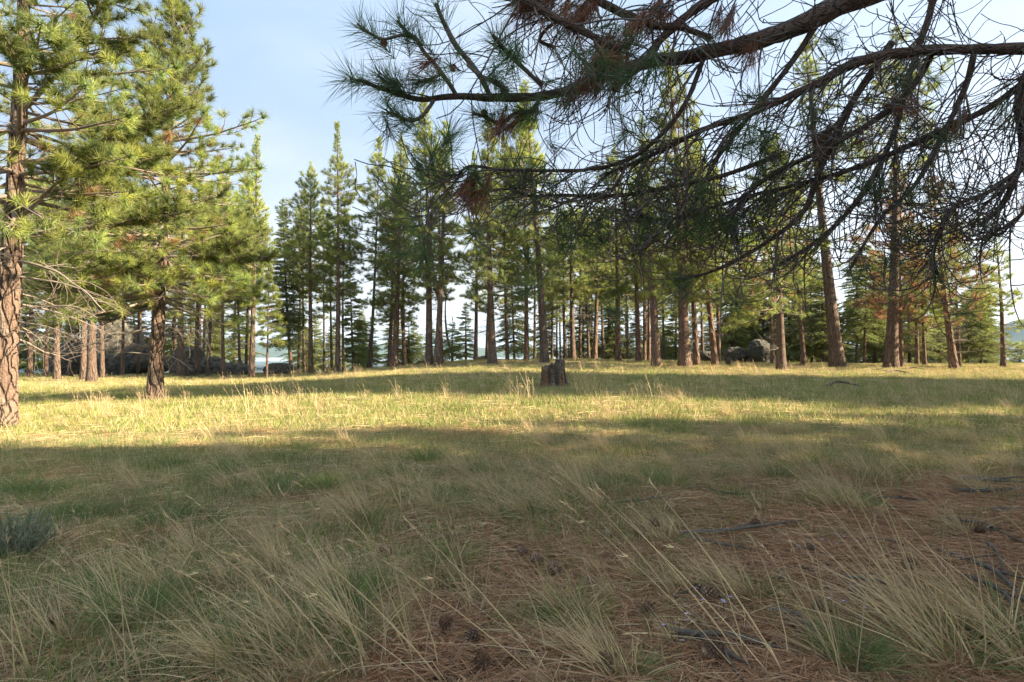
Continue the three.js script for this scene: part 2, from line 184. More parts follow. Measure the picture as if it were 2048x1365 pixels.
const SPOTS = {
  cones: [[-0.36, -4.06], [0.033, -3.76], [0.113, -3.6], [0.396, -3.26], [-0.322, -2.86], [-0.144, -2.76], [-0.14, -2.56], [0.383, -2.64], [0.391, -2.54], [0.855, -4.08], [0.651, -4.06], [1.029, -4.28], [1.823, -3.86], [1.686, -4.3], [3.14, -4.2], [1.755, -3.2], [-2.152, -2.9], [0.266, -3.44], [-0.731, -3.72], [0.962, -3.18], [0.689, -3.0], [0.874, -2.62], [1.449, -3.36], [2.323, -3.58], [1.519, -3.02]],
  stick_a: [[1.434, -5.36], [1.644, -5.3], [1.753, -5.06], [1.937, -5.06], [2.227, -5.3]],
  stick_b: [[1.129, -4.18], [1.362, -4.12], [1.625, -4.18], [2.068, -4.42]],
  stick_c: [[1.163, -4.12], [1.347, -3.86], [1.441, -3.92]],
  stick_d: [[1.833, -3.42], [1.903, -3.36], [2.024, -3.34]],
  stick_e: [[0.716, -2.82], [0.794, -2.74], [1.025, -2.74], [1.125, -2.66]],
  stick_f: [[0.811, -2.82], [0.872, -2.6], [0.974, -2.52]],
  stick_g: [[2.632, -3.82], [2.704, -3.58], [2.639, -3.36], [2.585, -3.14]],
  stick_h: [[3.075, -4.02], [2.881, -3.68], [2.663, -3.34]],
  log_i: [[4.1, -5.68], [4.237, -5.6], [4.618, -5.58]],
  stick_j: [[3.6, -4.66], [3.902, -4.72]],
  stick_k: [[2.87, -5.02], [3.121, -4.98], [3.362, -4.98]],
  stick_l: [[1.333, -3.06], [1.316, -2.92], [1.365, -2.82]],
  stick_m: [[0.829, -4.96], [1.056, -4.9], [1.323, -5.12]],
  stick_n: [[0.667, -3.02], [0.733, -2.8]],
  stick_o: [[0.788, -3.1], [0.857, -3.18], [1.017, -3.26], [1.072, -3.22]],
  stick_p: [[2.882, -4.76], [3.022, -4.48]],
  stick_q: [[2.213, -4.06], [2.425, -3.98], [2.529, -3.8]],
  stick_r: [[1.37, -4.7], [1.718, -4.96]],
  stick_s: [[1.261, -3.04], [1.351, -2.92], [1.316, -2.62]],
  stick_t: [[1.375, -2.78], [1.511, -2.98]],
  stick_u: [[3.751, -5.3], [3.901, -5.16], [4.468, -5.4]],
  stick_v: [[3.094, -4.48], [3.292, -4.36], [3.285, -3.98]],
  stick_w: [[2.508, -3.44], [2.496, -3.18], [2.402, -2.92]],
  flowers: [[1.844, -3.82], [2.105, -3.98], [1.052, -3.16], [0.795, -2.82], [1.693, -3.04]],
  shrub: [[-3.043, -3.8]],
  stump: [[1.021, -15.16]],
  bunch: [[-1.027, -4.48, 1.0], [-0.972, -5.14, 0.9], [-0.87, -3.24, 1.2], [-0.656, -2.78, 1.1], [-1.916, -3.08, 1.2], [-1.126, -2.58, 1.1], [-1.98, -2.76, 1.0], [0.137, -4.72, 1.3], [0.386, -4.98, 1.2], [-0.1, -5.14, 1.1], [0.6, -5.46, 1.1], [0.985, -5.64, 1.0], [0.741, -3.46, 0.9], [1.002, -4.06, 0.8], [2.428, -5.82, 1.1], [2.542, -4.8, 1.25], [3.369, -5.74, 1.2], [3.02, -6.48, 1.1], [4.115, -6.16, 1.1], [4.523, -6.04, 1.1], [1.831, -5.72, 0.9], [1.841, -2.62, 1.5], [2.201, -2.78, 1.4], [1.241, -3.24, 0.8], [-1.338, -3.58, 0.9], [-1.921, -3.82, 0.8], [-1.888, -3.38, 0.9], [-0.581, -5.0, 1.0], [-0.409, -6.02, 1.0], [-1.362, -4.18, 0.9], [0.262, -3.08, 0.8], [-0.47, -3.36, 0.8], [1.388, -2.56, 0.9], [2.48, -6.72, 1.0], [4.677, -7.64, 1.0], [5.433, -7.66, 1.0], [0.448, -7.28, 0.9], [1.13, -7.12, 0.9], [-0.836, -2.58, 1.1], [0.433, -2.5, 0.9]],
  green: [[-4.096, -5.26], [-3.915, -5.42], [-2.834, -5.62], [-3.525, -6.28], [-2.643, -5.9], [-2.455, -6.54], [-2.485, -7.24], [-3.363, -4.56], [-2.949, -4.66], [-1.501, -5.56], [-2.334, -3.32], [2.606, -4.92], [0.186, -3.04], [-1.169, -2.78], [-0.776, -2.98], [-1.853, -2.98], [1.399, -2.58], [1.35, -5.46], [-1.934, -5.16], [-1.651, -5.32], [-1.199, -5.84], [-0.965, -6.48], [1.884, -8.74], [2.337, -8.34], [-2.57, -4.4], [-0.357, -3.58]],
  edge: [[-2.431, -10.2], [-1.892, -10.42], [-2.865, -10.58], [-4.173, -10.86], [-3.961, -11.52], [0.467, -12.52], [0.772, -12.52], [-0.142, -12.52], [2.812, -12.56], [3.566, -13.08], [4.535, -13.12], [5.976, -13.74], [7.698, -14.46], [9.194, -14.6], [10.963, -15.42], [10.739, -14.14], [-6.838, -10.24], [-6.767, -11.22], [-5.921, -11.34], [-4.727, -10.34], [1.587, -12.54], [2.222, -12.12], [-1.466, -11.02], [-0.881, -11.56], [4.155, -13.62], [5.508, -14.26], [6.664, -13.78], [8.833, -15.2], [10.808, -16.12]],
  stalks: [[-0.857, -2.78], [-0.533, -2.52], [-0.408, -2.62], [-0.574, -2.52], [-0.93, -2.5], [1.335, -2.5], [0.985, -2.58], [1.132, -2.54], [-0.269, -2.5], [0.157, -2.58], [-0.183, -3.08], [0.85, -3.24], [-1.932, -2.5], [-1.491, -2.5], [1.978, -2.98]],
  logs: [[-4.38, -30.12], [13.221, -20.98], [8.335, -15.42], [13.679, -23.04], [16.139, -24.5], [-0.406, -20.82]],
};
// ---------------------------------------------------------------- helpers
const V = (x, y, z) => new THREE.Vector3(x, y, z);
const rgb = (r, g, b) => new THREE.Color().setRGB(r, g, b);
const taken = new Map();
function numbered(name) { const n = taken.get(name) ?? 0; taken.set(name, n + 1); return n ? name + '_' + String(n).padStart(3, '0') : name; }
function tag(o, label, category, group, kind) { if (label) o.userData.label = label; if (category) o.userData.category = category; if (group) o.userData.group = group; if (kind) o.userData.kind = kind; return o; }
function add(o, parent) { o.traverse((m) => { if (m.isMesh) { m.castShadow = true; m.receiveShadow = true; } }); (parent ?? scene).add(o); return o; }
function part(name, geometry, material, parent, kind) { const m = new THREE.Mesh(geometry, material); m.name = name; if (kind) m.userData.kind = kind; return add(m, parent); }
function thing(name, x, z, label, category, group) { const g = new THREE.Group(); g.name = numbered(name); g.position.set(x, ground(x, z), z); tag(g, label, category, group); scene.add(g); return g; }

class MB {                                            // collects faces: position, normal, colour, uv in metres
  constructor() { this.p = []; this.n = []; this.c = []; this.u = []; this.i = []; }
  vert(x, y, z, nx, ny, nz, c, u = 0, v = 0) { this.p.push(x, y, z); this.n.push(nx, ny, nz); this.c.push(c[0], c[1], c[2]); this.u.push(u, v); return this.p.length / 3 - 1; }
  tri(a, b, c, col) {                                 // one flat triangle
    const ux = b[0] - a[0], uy = b[1] - a[1], uz = b[2] - a[2], vx = c[0] - a[0], vy = c[1] - a[1], vz = c[2] - a[2];
    let nx = uy * vz - uz * vy, ny = uz * vx - ux * vz, nz = ux * vy - uy * vx; const l = Math.hypot(nx, ny, nz) || 1; nx /= l; ny /= l; nz /= l;
    const k = this.vert(...a, nx, ny, nz, col); this.vert(...b, nx, ny, nz, col); this.vert(...c, nx, ny, nz, col, 0, 1); this.i.push(k, k + 1, k + 2);
  }
  tube(pts, radii, seg, col, { wobble = 0, cap = true, phase = 0, repeats = 1 } = {}) {   // pts: Vector3 list
    const start = this.p.length / 3, t = V(), nrm = V(1, 0, 0), bin = V(), d = V(); let along = 0;
    for (let k = 0; k < pts.length; k++) {
      t.subVectors(pts[Math.min(k + 1, pts.length - 1)], pts[Math.max(k - 1, 0)]).normalize();
      if (k === 0) { nrm.set(Math.abs(t.x) < 0.8 ? 1 : 0, 0, Math.abs(t.x) < 0.8 ? 0 : 1); } else along += pts[k].distanceTo(pts[k - 1]);
      nrm.addScaledVector(t, -nrm.dot(t)).normalize(); bin.crossVectors(t, nrm);
      for (let s = 0; s <= seg; s++) {
        const a = s / seg * Math.PI * 2, r = radii[k] * (1 + (wobble ? wobble * (noise3(Math.cos(a) * 1.5 + phase, along * 14, Math.sin(a) * 1.5) - 0.5) * 2 : 0));
        d.copy(nrm).multiplyScalar(Math.cos(a)).addScaledVector(bin, Math.sin(a));
        this.vert(pts[k].x + d.x * r, pts[k].y + d.y * r, pts[k].z + d.z * r, d.x, d.y, d.z, col, s / seg * repeats, along);
      }
    }
    for (let k = 0; k < pts.length - 1; k++) for (let s = 0; s < seg; s++) { const a = start + k * (seg + 1) + s, b = a + seg + 1; this.i.push(a, a + 1, b, a + 1, b + 1, b); }
    if (cap) { const e = pts.length - 1, a0 = start + e * (seg + 1); const k = this.vert(pts[e].x + t.x * radii[e], pts[e].y + t.y * radii[e], pts[e].z + t.z * radii[e], t.x, t.y, t.z, col, 0.5, along); for (let s = 0; s < seg; s++) this.i.push(a0 + s, a0 + s + 1, k); }
  }
  join(o) { const k = this.p.length / 3; for (const f of ['p', 'n', 'c', 'u']) for (const x of o[f]) this[f].push(x); for (const i of o.i) this.i.push(i + k); return this; }
  build() {
    const g = new THREE.BufferGeometry();
    g.setAttribute('position', new THREE.Float32BufferAttribute(this.p, 3)); g.setAttribute('normal', new THREE.Float32BufferAttribute(this.n, 3));
    g.setAttribute('color', new THREE.Float32BufferAttribute(this.c, 3)); g.setAttribute('uv', new THREE.Float32BufferAttribute(this.u, 2)); g.setIndex(this.i); return g;
  }
}
function twoMaterials(a, b) { const na = a.i.length; const m = new MB(); m.join(a); m.join(b); const g = m.build(); g.addGroup(0, na, 0); g.addGroup(na, b.i.length, 1); return g; }
function curve(list, n) { return new THREE.CatmullRomCurve3(list, false, 'centripetal').getPoints(n); }
const lerpAt = (arr, t) => { const k = clamp(t) * (arr.length - 1), i = Math.min(Math.floor(k), arr.length - 2); return mix(arr[i], arr[i + 1], k - i); };
const WHITE = [1, 1, 1];

// the lie of the land: a meadow that rises to a low crest some 32 m ahead, lower at the left, and a valley beyond
function rise(d) { if (d < 26) return d > 0 ? 0.043 * d : 0.02 * Math.max(d, -40); if (d < 48) { const t = d - 26; return 1.118 + 0.043 * t - 0.163 / 44 * t * t; } return 0.271 - 0.12 * (Math.min(d, 520) - 48); }
function ground(x, z) {
  const d = -z, side = x < 0 ? 1 - 0.6 * fade(clamp(-x / 12)) : 1 - 0.2 * fade(clamp(x / 20)), r = rise(d);
  let h = r > 0 ? r * side : r;
  const far = Math.max(0, Math.abs(x) - 60); h -= Math.min(55, far * far * 0.0012);
  h += (fbm(x * 0.35 + 20, z * 0.35, 0.5, 3) - 0.5) * 0.10 * smooth(1.5, 6, Math.hypot(x, z)) + (noise2(x * 2.2, z * 2.2, 3) - 0.5) * 0.03;
  return Math.max(h, -57 + fbm(x * 0.004, z * 0.004) * 8);
}

// ---------------------------------------------------------------- textures and materials
function texture(w, h, fn, srgb = false) {
  const data = new Uint8Array(w * h * 4);
  for (let j = 0; j < h; j++) for (let i = 0; i < w; i++) { const c = fn((i + 0.5) / w, (j + 0.5) / h, i, j), o = (j * w + i) * 4; for (let k = 0; k < 3; k++) data[o + k] = clamp(Array.isArray(c) ? c[k] : c) * 255; data[o + 3] = 255; }
  const t = new THREE.DataTexture(data, w, h, THREE.RGBAFormat); t.wrapS = t.wrapT = THREE.RepeatWrapping; t.magFilter = THREE.LinearFilter; t.minFilter = THREE.LinearMipmapLinearFilter; t.generateMipmaps = true;
  if (srgb) t.colorSpace = THREE.SRGBColorSpace; t.needsUpdate = true; return t;
}
// bark plates: cells drawn out along the trunk; returns distance to the furrow and the plate's own number
function barkCell(u, v, nu, nv) {                       // u, v in 0..1, periodic
  const wu = u + (fbm(u * 6, v * 6, 1.5, 2) - 0.5) * 0.0, x = wu * nu + (noise3(u * nu * 2, v * nv * 2, 4.5, nu * 2, nv * 2) - 0.5) * 0.8 + (noise3(u * 4, v * 4, 14.5, 4, 4) - 0.5) * 2.4, y = v * nv + (noise3(u * nu * 2, v * nv * 2, 9.5, nu * 2, nv * 2) - 0.5) * 1.1 + (noise3(u * 5, v * 5, 24.5, 5, 5) - 0.5) * 1.6;
  const xi = Math.floor(x), yi = Math.floor(y); let a = 9, b = 9, id = 0;
  for (let j = -1; j <= 1; j++) for (let i = -1; i <= 1; i++) {
    const cx = ((xi + i) % nu + nu) % nu, cy = ((yi + j) % nv + nv) % nv, dx = xi + i + 0.15 + 0.7 * hash3(cx, cy, 11) - x, dy = yi + j + 0.15 + 0.7 * hash3(cx, cy, 23) - y, d = Math.hypot(dx, dy);
    if (d < a) { b = a; a = d; id = hash3(cx, cy, 37); } else if (d < b) b = d;
  }
  return [b - a, id];
}
const barkHeight = (u, v) => { const [e, id] = barkCell(u, v, 9, 3), [e2] = barkCell(u + 0.37, v + 0.21, 20, 9); return smooth(0.0, 0.30, e) * (0.55 + 0.25 * id) + 0.10 * smooth(0, 0.3, e2) + 0.14 * noise3(u * 60, v * 60, 2.5, 60, 60); };
const barkBump = texture(512, 512, (u, v) => barkHeight(u, v));
const barkMap = texture(512, 512, (u, v) => {
  const [e, id] = barkCell(u, v, 9, 3), plate = smooth(0.02, 0.3, e), g = noise3(u * 70, v * 90, 6.5, 70, 90), g2 = noise3(u * 14, v * 10, 8.5, 14, 10);
  const warm = [0.80, 0.68, 0.60], pale = [0.86, 0.79, 0.72], deep = [0.60, 0.51, 0.45];
  const k = clamp(id * 0.8 + g2 * 0.5 - 0.2); return [0, 1, 2].map((c) => mix(deep[c], mix(warm[c], pale[c], k), plate * 0.8 + 0.2) * (0.82 + 0.3 * g));
}, true);
const fineBump = texture(256, 256, (u, v) => 0.5 * noise3(u * 24, v * 24, 1.5, 24, 24) + 0.5 * noise3(u * 70, v * 70, 2.5, 70, 70));
const twigBump = texture(128, 256, (u, v) => 0.35 * noise3(u * 10, v * 14, 1.5, 10, 14) + 0.65 * noise3(u * 16, v * 40, 2.5, 16, 40));
function litterTexture(seed, w, n, colours, base) {       // flat strands strewn over a tile
  const data = new Float32Array(w * w * 3), r = rng(seed); for (let k = 0; k < w * w; k++) for (let c = 0; c < 3; c++) data[k * 3 + c] = base[c] * (0.8 + 0.4 * noise3((k % w) / w * 30, Math.floor(k / w) / w * 30, 3.5, 30, 30));
  for (let s = 0; s < n; s++) { const x = r() * w, y = r() * w, a = r() * Math.PI * 2, len = w * (0.02 + r() * 0.07), col = colours[Math.floor(r() * colours.length)], f = 0.75 + r() * 0.5, bend = (r() - 0.5) * 0.012; let ang = a, px = x, py = y; for (let k = 0; k < len; k++) { ang += bend; px += Math.cos(ang); py += Math.sin(ang); const o = ((((Math.floor(py) % w) + w) % w) * w + (((Math.floor(px) % w) + w) % w)) * 3; for (let c = 0; c < 3; c++) data[o + c] = col[c] * f; } }
  return texture(w, w, (u, v, i, j) => [data[(j * w + i) * 3], data[(j * w + i) * 3 + 1], data[(j * w + i) * 3 + 2]], true);
}
const strewn = litterTexture(5, 1024, 9000, [[1, 0.97, 0.9], [0.9, 0.86, 0.78], [0.78, 0.72, 0.62], [1, 0.9, 0.75]], [0.72, 0.68, 0.62]);
const std = (o) => new THREE.MeshStandardMaterial({ roughness: 0.9, ...o });
const M = {
  ground: std({ vertexColors: true, map: strewn, bumpMap: strewn, bumpScale: 0.012, roughness: 1 }),
  bark: { red: [0.23, 0.188, 0.16], grey: [0.205, 0.188, 0.172], dark: [0.195, 0.172, 0.153] },
  twig: std({ color: rgb(0.20, 0.15, 0.115), bumpMap: twigBump, bumpScale: 0.004 }),
  limb: std({ color: rgb(0.15, 0.12, 0.095), vertexColors: true, bumpMap: twigBump, bumpScale: 0.012 }),
  limbBark: std({ color: rgb(0.215, 0.19, 0.17), map: barkMap, bumpMap: barkBump, bumpScale: 0.03 }),
  deadWood: std({ color: rgb(0.25, 0.205, 0.165), bumpMap: twigBump, bumpScale: 0.004 }),
  needle: new THREE.MeshPhysicalMaterial({ vertexColors: true, roughness: 0.85, transmission: 0.55, thickness: 0, specularIntensity: 0.5, side: THREE.DoubleSide }),
  grass: new THREE.MeshPhysicalMaterial({ vertexColors: true, roughness: 0.85, transmission: 0.35, thickness: 0, specularIntensity: 0.4, side: THREE.DoubleSide }),
  litter: std({ vertexColors: true, roughness: 0.8, side: THREE.DoubleSide }),
  rock: std({ vertexColors: true, bumpMap: fineBump, bumpScale: 0.05 }),
  stump: std({ vertexColors: true, bumpMap: twigBump, bumpScale: 0.05, roughness: 1 }),
  stick: std({ vertexColors: true, bumpMap: twigBump, bumpScale: 0.012, roughness: 1 }),
  cone: std({ vertexColors: true, roughness: 0.8 }),
  hill: std({ vertexColors: true, roughness: 1 }),
  petal: new THREE.MeshPhysicalMaterial({ color: rgb(0.55, 0.45, 0.75), roughness: 0.8, transmission: 0.3, thickness: 0, side: THREE.DoubleSide }),
};
const barkMat = Object.fromEntries(Object.entries(M.bark).map(([k, c]) => [k, std({ color: rgb(...c.map((x) => x * 1.55)), map: barkMap, bumpMap: barkBump, bumpScale: 0.05 })]));

// ---------------------------------------------------------------- ground and hills
const STRAW = [0.60, 0.45, 0.235], GREEN = [0.205, 0.285, 0.062], BLUEGREEN = [0.165, 0.225, 0.068], BRONZE = [0.38, 0.21, 0.10];
// share of pine needle litter on the soil: in the right foreground, under the near left pine, and in patches on the sunny crest
function litterShare(x, z) {
  const d = -z, n = fbm(x * 0.7 + 9, z * 0.7, 0.5, 3) - 0.5;
  const fore = smooth(0.25, 0.75, 0.5 + (x - (-1.6 + 0.85 * (d - 2.3))) * 0.18 + n * 1.3) * (1 - smooth(4.8, 6.4, d + n * 2 - Math.max(0, x) * 0.10));
  const crest = smooth(0.50, 0.75, 0.22 + 0.35 * smooth(20, 24, d) + n * 1.5), under = smooth(2.4, 0.6, Math.hypot(x + 8.9, d - 15)) * 0.8;
  return clamp(Math.max(fore, crest * 0.8, under, smooth(30, 36, d) * 0.7));
}
const greenShare = (x, z) => clamp(0.6 + (fbm(x * 0.45 + 40, z * 0.45, 2.5, 3) - 0.5) * 2.4 - 0.45 * smooth(19, 23, -z) + 0.12 * smooth(3, -3, x) + 0.28 * smooth(7, 10, -z) * smooth(20, 17, -z));
{
  const m = new MB(), NA = 420, radii = [0.02]; for (let r = 0.6; r < 9000; r *= r < 60 ? 1.022 : 1.09) radii.push(r);
  for (const r of radii) for (let a = 0; a <= NA; a++) {
    const t = a / NA * 2 * Math.PI, x = Math.sin(t) * r, z = -Math.cos(t) * r, l = litterShare(x, z), g = greenShare(x, z), n = 0.75 + 0.5 * fbm(x * 1.7, z * 1.7, 4.5, 3), far = smooth(60, 200, r);
    const col = [0, 1, 2].map((c) => mix(mix(mix([0.22, 0.17, 0.10][c], [0.14, 0.13, 0.06][c], g), [0.085, 0.055, 0.036][c], l) * n, [0.07, 0.09, 0.04][c], far));
    m.vert(x, ground(x, z), z, 0, 1, 0, col, x * 0.8, z * 0.8);
  }
  for (let k = 0; k < radii.length - 1; k++) for (let a = 0; a < NA; a++) { const i = k * (NA + 1) + a, j = i + NA + 1; m.i.push(i, i + 1, j, i + 1, j + 1, j); }
  const g = m.build(); g.computeVertexNormals();
  tag(part('ground', g, M.ground), 'gently rising meadow ground strewn with bronze pine needles', 'ground', null, 'structure');
}
function ridge(name, label, dist, span, height, seed, col) {      // a long mountain ridge with relief, standing far off
  const m = new MB(), NX = 260, NY = 40, depth = dist * 0.45;
  for (let j = 0; j <= NY; j++) for (let i = 0; i <= NX; i++) {
    const t = i / NX, a = mix(span[0], span[1], t), f = j / NY, r = dist + f * depth, x = Math.sin(a) * r, z = -Math.cos(a) * r;
    const prof = height(a) * Math.sin(Math.min(1, f * 1.25) * Math.PI / 2), n = (fbm(x * 0.0035 + seed, z * 0.0035, seed, 5) - 0.5) * 0.55;
    const c = 0.7 + 0.6 * fbm(x * 0.012, z * 0.012, seed + 3, 3);
    m.vert(x, -60 + Math.max(0, (prof + 60) * (1 + n * Math.min(1, f * 3))), z, 0, 1, 0, col.map((k) => k * c), x * 0.01, z * 0.01);
  }
  for (let j = 0; j < NY; j++) for (let i = 0; i < NX; i++) { const a = j * (NX + 1) + i, b = a + NX + 1; m.i.push(a, a + 1, b, a + 1, b + 1, b); }
  const g = m.build(); g.computeVertexNormals();
  tag(part(name, g, M.hill), label, 'hills', null, 'structure');
}
ridge('hills', 'wooded blue ridge across the valley behind the trees', 2600, [-0.95, 0.62], (a) => 62 - 16 * Math.sin(a * 5 + 1) + 40 * smooth(-0.35, -0.8, a), 3.3, [0.055, 0.08, 0.045]);
ridge('mountain', 'higher hazy blue mountain slope at the far right', 2200, [0.52, 1.25], (a) => 190 * smooth(0.5, 0.82, a) + 10, 8.1, [0.055, 0.08, 0.045]);

// ---------------------------------------------------------------- needles, boughs and trees
const LIVE = [[0.25, 0.295, 0.07], [0.30, 0.335, 0.076], [0.18, 0.245, 0.065], [0.33, 0.355, 0.084]], RUST = [[0.37, 0.20, 0.10], [0.30, 0.165, 0.085]], FIR = [[0.17, 0.215, 0.06], [0.21, 0.25, 0.065], [0.25, 0.28, 0.07]];
const pick = (r, list) => list[Math.floor(r() * list.length)];
function unit(r) { const z = r() * 2 - 1, a = r() * 6.2832, s = Math.sqrt(1 - z * z); return V(s * Math.cos(a), z, s * Math.sin(a)); }
const up = V(0, 1, 0);
// a tuft: long needles that spray forward from the last few centimetres of a shoot
function tuft(m, r, p, dir, n, len, w, col, { open = 1, back = 0.1, jointed = false } = {}) {
  const a = V(), b = V(), side = V();
  for (let k = 0; k < n; k++) {
    const cone = (0.18 + 1.15 * Math.pow(r(), 0.8)) * open; a.copy(unit(r)); a.addScaledVector(dir, -a.dot(dir)).normalize();
    const nd = V().copy(dir).multiplyScalar(Math.cos(cone)).addScaledVector(a, Math.sin(cone)), s = V().copy(p).addScaledVector(dir, -r() * back), l = len * (0.7 + 0.45 * r());
    side.crossVectors(nd, unit(r)).normalize().multiplyScalar(w * 0.5); const f = 0.75 + 0.5 * r(), c = col.map((x) => x * f);
    if (jointed) {
      b.copy(s).addScaledVector(nd, l * 0.55); const e = V().copy(b).addScaledVector(nd, l * 0.45); e.y -= l * (0.02 + 0.05 * r());
      const q = [s.x - side.x, s.y - side.y, s.z - side.z], q2 = [s.x + side.x, s.y + side.y, s.z + side.z], q3 = [b.x - side.x, b.y - side.y, b.z - side.z], q4 = [b.x + side.x, b.y + side.y, b.z + side.z], tip = [e.x, e.y, e.z];
      m.tri(q, q2, q4, c); m.tri(q, q4, q3, c); m.tri(q3, q4, tip, c);
    } else m.tri([s.x - side.x, s.y - side.y, s.z - side.z], [s.x + side.x, s.y + side.y, s.z + side.z], [s.x + nd.x * l, s.y + nd.y * l, s.z + nd.z * l], c);
  }
}
// a shoot that grows from p along dir, bending a little towards the sky; returns its points
function shoot(r, p, dir, len, n, lift, wander) { const pts = [p.clone()], d = dir.clone().normalize(), q = p.clone(); for (let k = 0; k < n; k++) { d.addScaledVector(unit(r), wander); d.y += lift / n * (0.4 + k / n * 1.2); d.normalize(); q.addScaledVector(d, len / n); pts.push(q.clone()); } return pts; }
const endDir = (pts) => V().subVectors(pts[pts.length - 1], pts[pts.length - 2]).normalize();
function pineBough(seed, L, fine, rust = 0.014, cols = LIVE) {       // lies along +x, sized in metres
  const r = rng(seed), leaf = new MB(), wood = new MB(), axis = shoot(r, V(0, 0, 0), V(1, -0.08, 0), L, 8, 0.35, 0.07);
  const nN = fine ? 64 : 28, nl = fine ? 0.16 : 0.165, nw = fine ? 0.0082 : 0.011, seg = fine ? 5 : 3;
  wood.tube(axis, axis.map((_, k) => mix(0.009 + L * 0.011, 0.004, k / 8)), seg, WHITE);
  const put = (pts, jump = 0) => { const col = r() < rust ? pick(r, RUST) : pick(r, cols), f = 0.5 + 0.95 * r(); tuft(leaf, r, pts[pts.length - 1], endDir(pts), nN, nl, nw, col.map((x) => x * f), { back: 0.12, open: 1.05 }); };
  put(axis);
  const count = Math.round(3 + L * (fine ? 3.7 : 5.4));
  for (let k = 0; k < count; k++) {
    const t = mix(L > 1 ? 0.26 : 0.12, 0.97, Math.pow((k + r() * 0.8) / count, 0.85)), i = Math.min(7, Math.floor(t * 8)), p = axis[i].clone().lerp(axis[i + 1], t * 8 - i), sgn = k % 2 ? 1 : -1, ang = mix(1.15, 0.6, t) + (r() - 0.5) * 0.4;
    const d = V(Math.cos(ang), (r() - 0.35) * 0.55, sgn * Math.sin(ang)), len = Math.max(0.10, (1 - t) * L * 0.48 * (0.6 + 0.7 * r()) + 0.06), s = shoot(r, p, d, len, 4, 0.55, 0.14);
    wood.tube(s, s.map((_, q) => mix(0.006 + len * 0.006, 0.0032, q / 4)), 3, WHITE); put(s);
    for (let q = 0; q < Math.floor(len * (fine ? 3.2 : 5)); q++) { const u = 0.3 + 0.6 * r(), j = Math.min(3, Math.floor(u * 4)), pp = s[j].clone().lerp(s[j + 1], u * 4 - j), sd = endDir(s).addScaledVector(unit(r), 0.9).normalize(); sd.y += 0.2; const s2 = shoot(r, pp, sd, 0.08 + r() * 0.12, 2, 0.5, 0.1); wood.tube(s2, [0.004, 0.0035, 0.003], 3, WHITE); put(s2); }
  }
  return twoMaterials(leaf, wood);
}
function firBough(seed, L, cols = FIR) {                         // flat spray of short needles, drooping
  const r = rng(seed), leaf = new MB(), wood = new MB(), axis = shoot(r, V(0, 0, 0), V(1, 0.05, 0), L, 8, -0.25, 0.05); wood.tube(axis, axis.map((_, k) => mix(0.006 + L * 0.007, 0.003, k / 8)), 3, WHITE);
  const dress = (pts, len) => { const n = Math.ceil(len * 95), a = V(), col = pick(r, cols); for (let k = 0; k < n; k++) { const t = r(), i = Math.min(pts.length - 2, Math.floor(t * (pts.length - 1))), p = pts[i].clone().lerp(pts[i + 1], t * (pts.length - 1) - i), d = endDir(pts).addScaledVector(a.copy(unit(r)), 1.3); d.y *= 0.55; d.normalize(); const sd = V().crossVectors(d, unit(r)).normalize().multiplyScalar(0.009), l = 0.05 + 0.035 * r(), f = 0.7 + 0.6 * r(); leaf.tri([p.x - sd.x, p.y - sd.y, p.z - sd.z], [p.x + sd.x, p.y + sd.y, p.z + sd.z], [p.x + d.x * l, p.y + d.y * l, p.z + d.z * l], col.map((x) => x * f)); } };
  dress(axis.slice(3), L * 0.7);
  const count = Math.round(4 + L * 13);
  for (let k = 0; k < count; k++) { const t = mix(0.12, 0.96, (k + r()) / count), i = Math.min(7, Math.floor(t * 8)), p = axis[i].clone().lerp(axis[i + 1], t * 8 - i), ang = 0.95 + (r() - 0.5) * 0.4, len = Math.max(0.08, (1 - t) * L * 0.5 * (0.6 + 0.6 * r()) + 0.05), s = shoot(r, p, V(Math.cos(ang), (r() - 0.6) * 0.3, (k % 2 ? 1 : -1) * Math.sin(ang)), len, 3, -0.2, 0.1); wood.tube(s, [0.004, 0.0035, 0.003, 0.002], 3, WHITE); dress(s, len * 1.2); }
  return twoMaterials(leaf, wood);
}
function bareBough(seed, L, twigs, fine) {                        // a dead branch without needles
  const r = rng(seed), wood = new MB(), axis = shoot(r, V(0, 0, 0), V(1, -0.05, 0), L, 8, -0.25, 0.16); wood.tube(axis, axis.map((_, k) => mix(0.008 + L * 0.009, 0.003, k / 8)), fine ? 6 : 4, WHITE, { wobble: 0.15 });
  for (let k = 0; k < twigs; k++) { const t = mix(0.15, 0.98, r()), i = Math.min(7, Math.floor(t * 8)), p = axis[i].clone().lerp(axis[i + 1], t * 8 - i), d = endDir(axis).addScaledVector(unit(r), 1.1), len = L * (0.15 + 0.35 * r()), s = shoot(r, p, d, len, 5, -0.35, 0.22); wood.tube(s, s.map((_, q) => mix(0.006, 0.002, q / 5)), 3, WHITE); if (r() < 0.6) { const s2 = shoot(r, s[2], endDir(s).addScaledVector(unit(r), 1), len * 0.5, 4, -0.3, 0.25); wood.tube(s2, [0.004, 0.0035, 0.003, 0.0025, 0.002], 3, WHITE); } }
  return wood.build();
}
const SIZES = [0.45, 0.85, 1.35, 1.95];
const boughs = { fine: SIZES.map((L, k) => pineBough(100 + k, L, true)), plain: SIZES.map((L, k) => pineBough(200 + k, L, false)), fir: SIZES.map((L, k) => firBough(300 + k, L)), dead: SIZES.map((L, k) => pineBough(400 + k, L, false, 0.8)), brownish: SIZES.map((L, k) => pineBough(500 + k, L, false, 0.35)) };
const bare = [bareBough(601, 0.8, 5), bareBough(602, 1.3, 9), bareBough(603, 1.9, 14, true)];
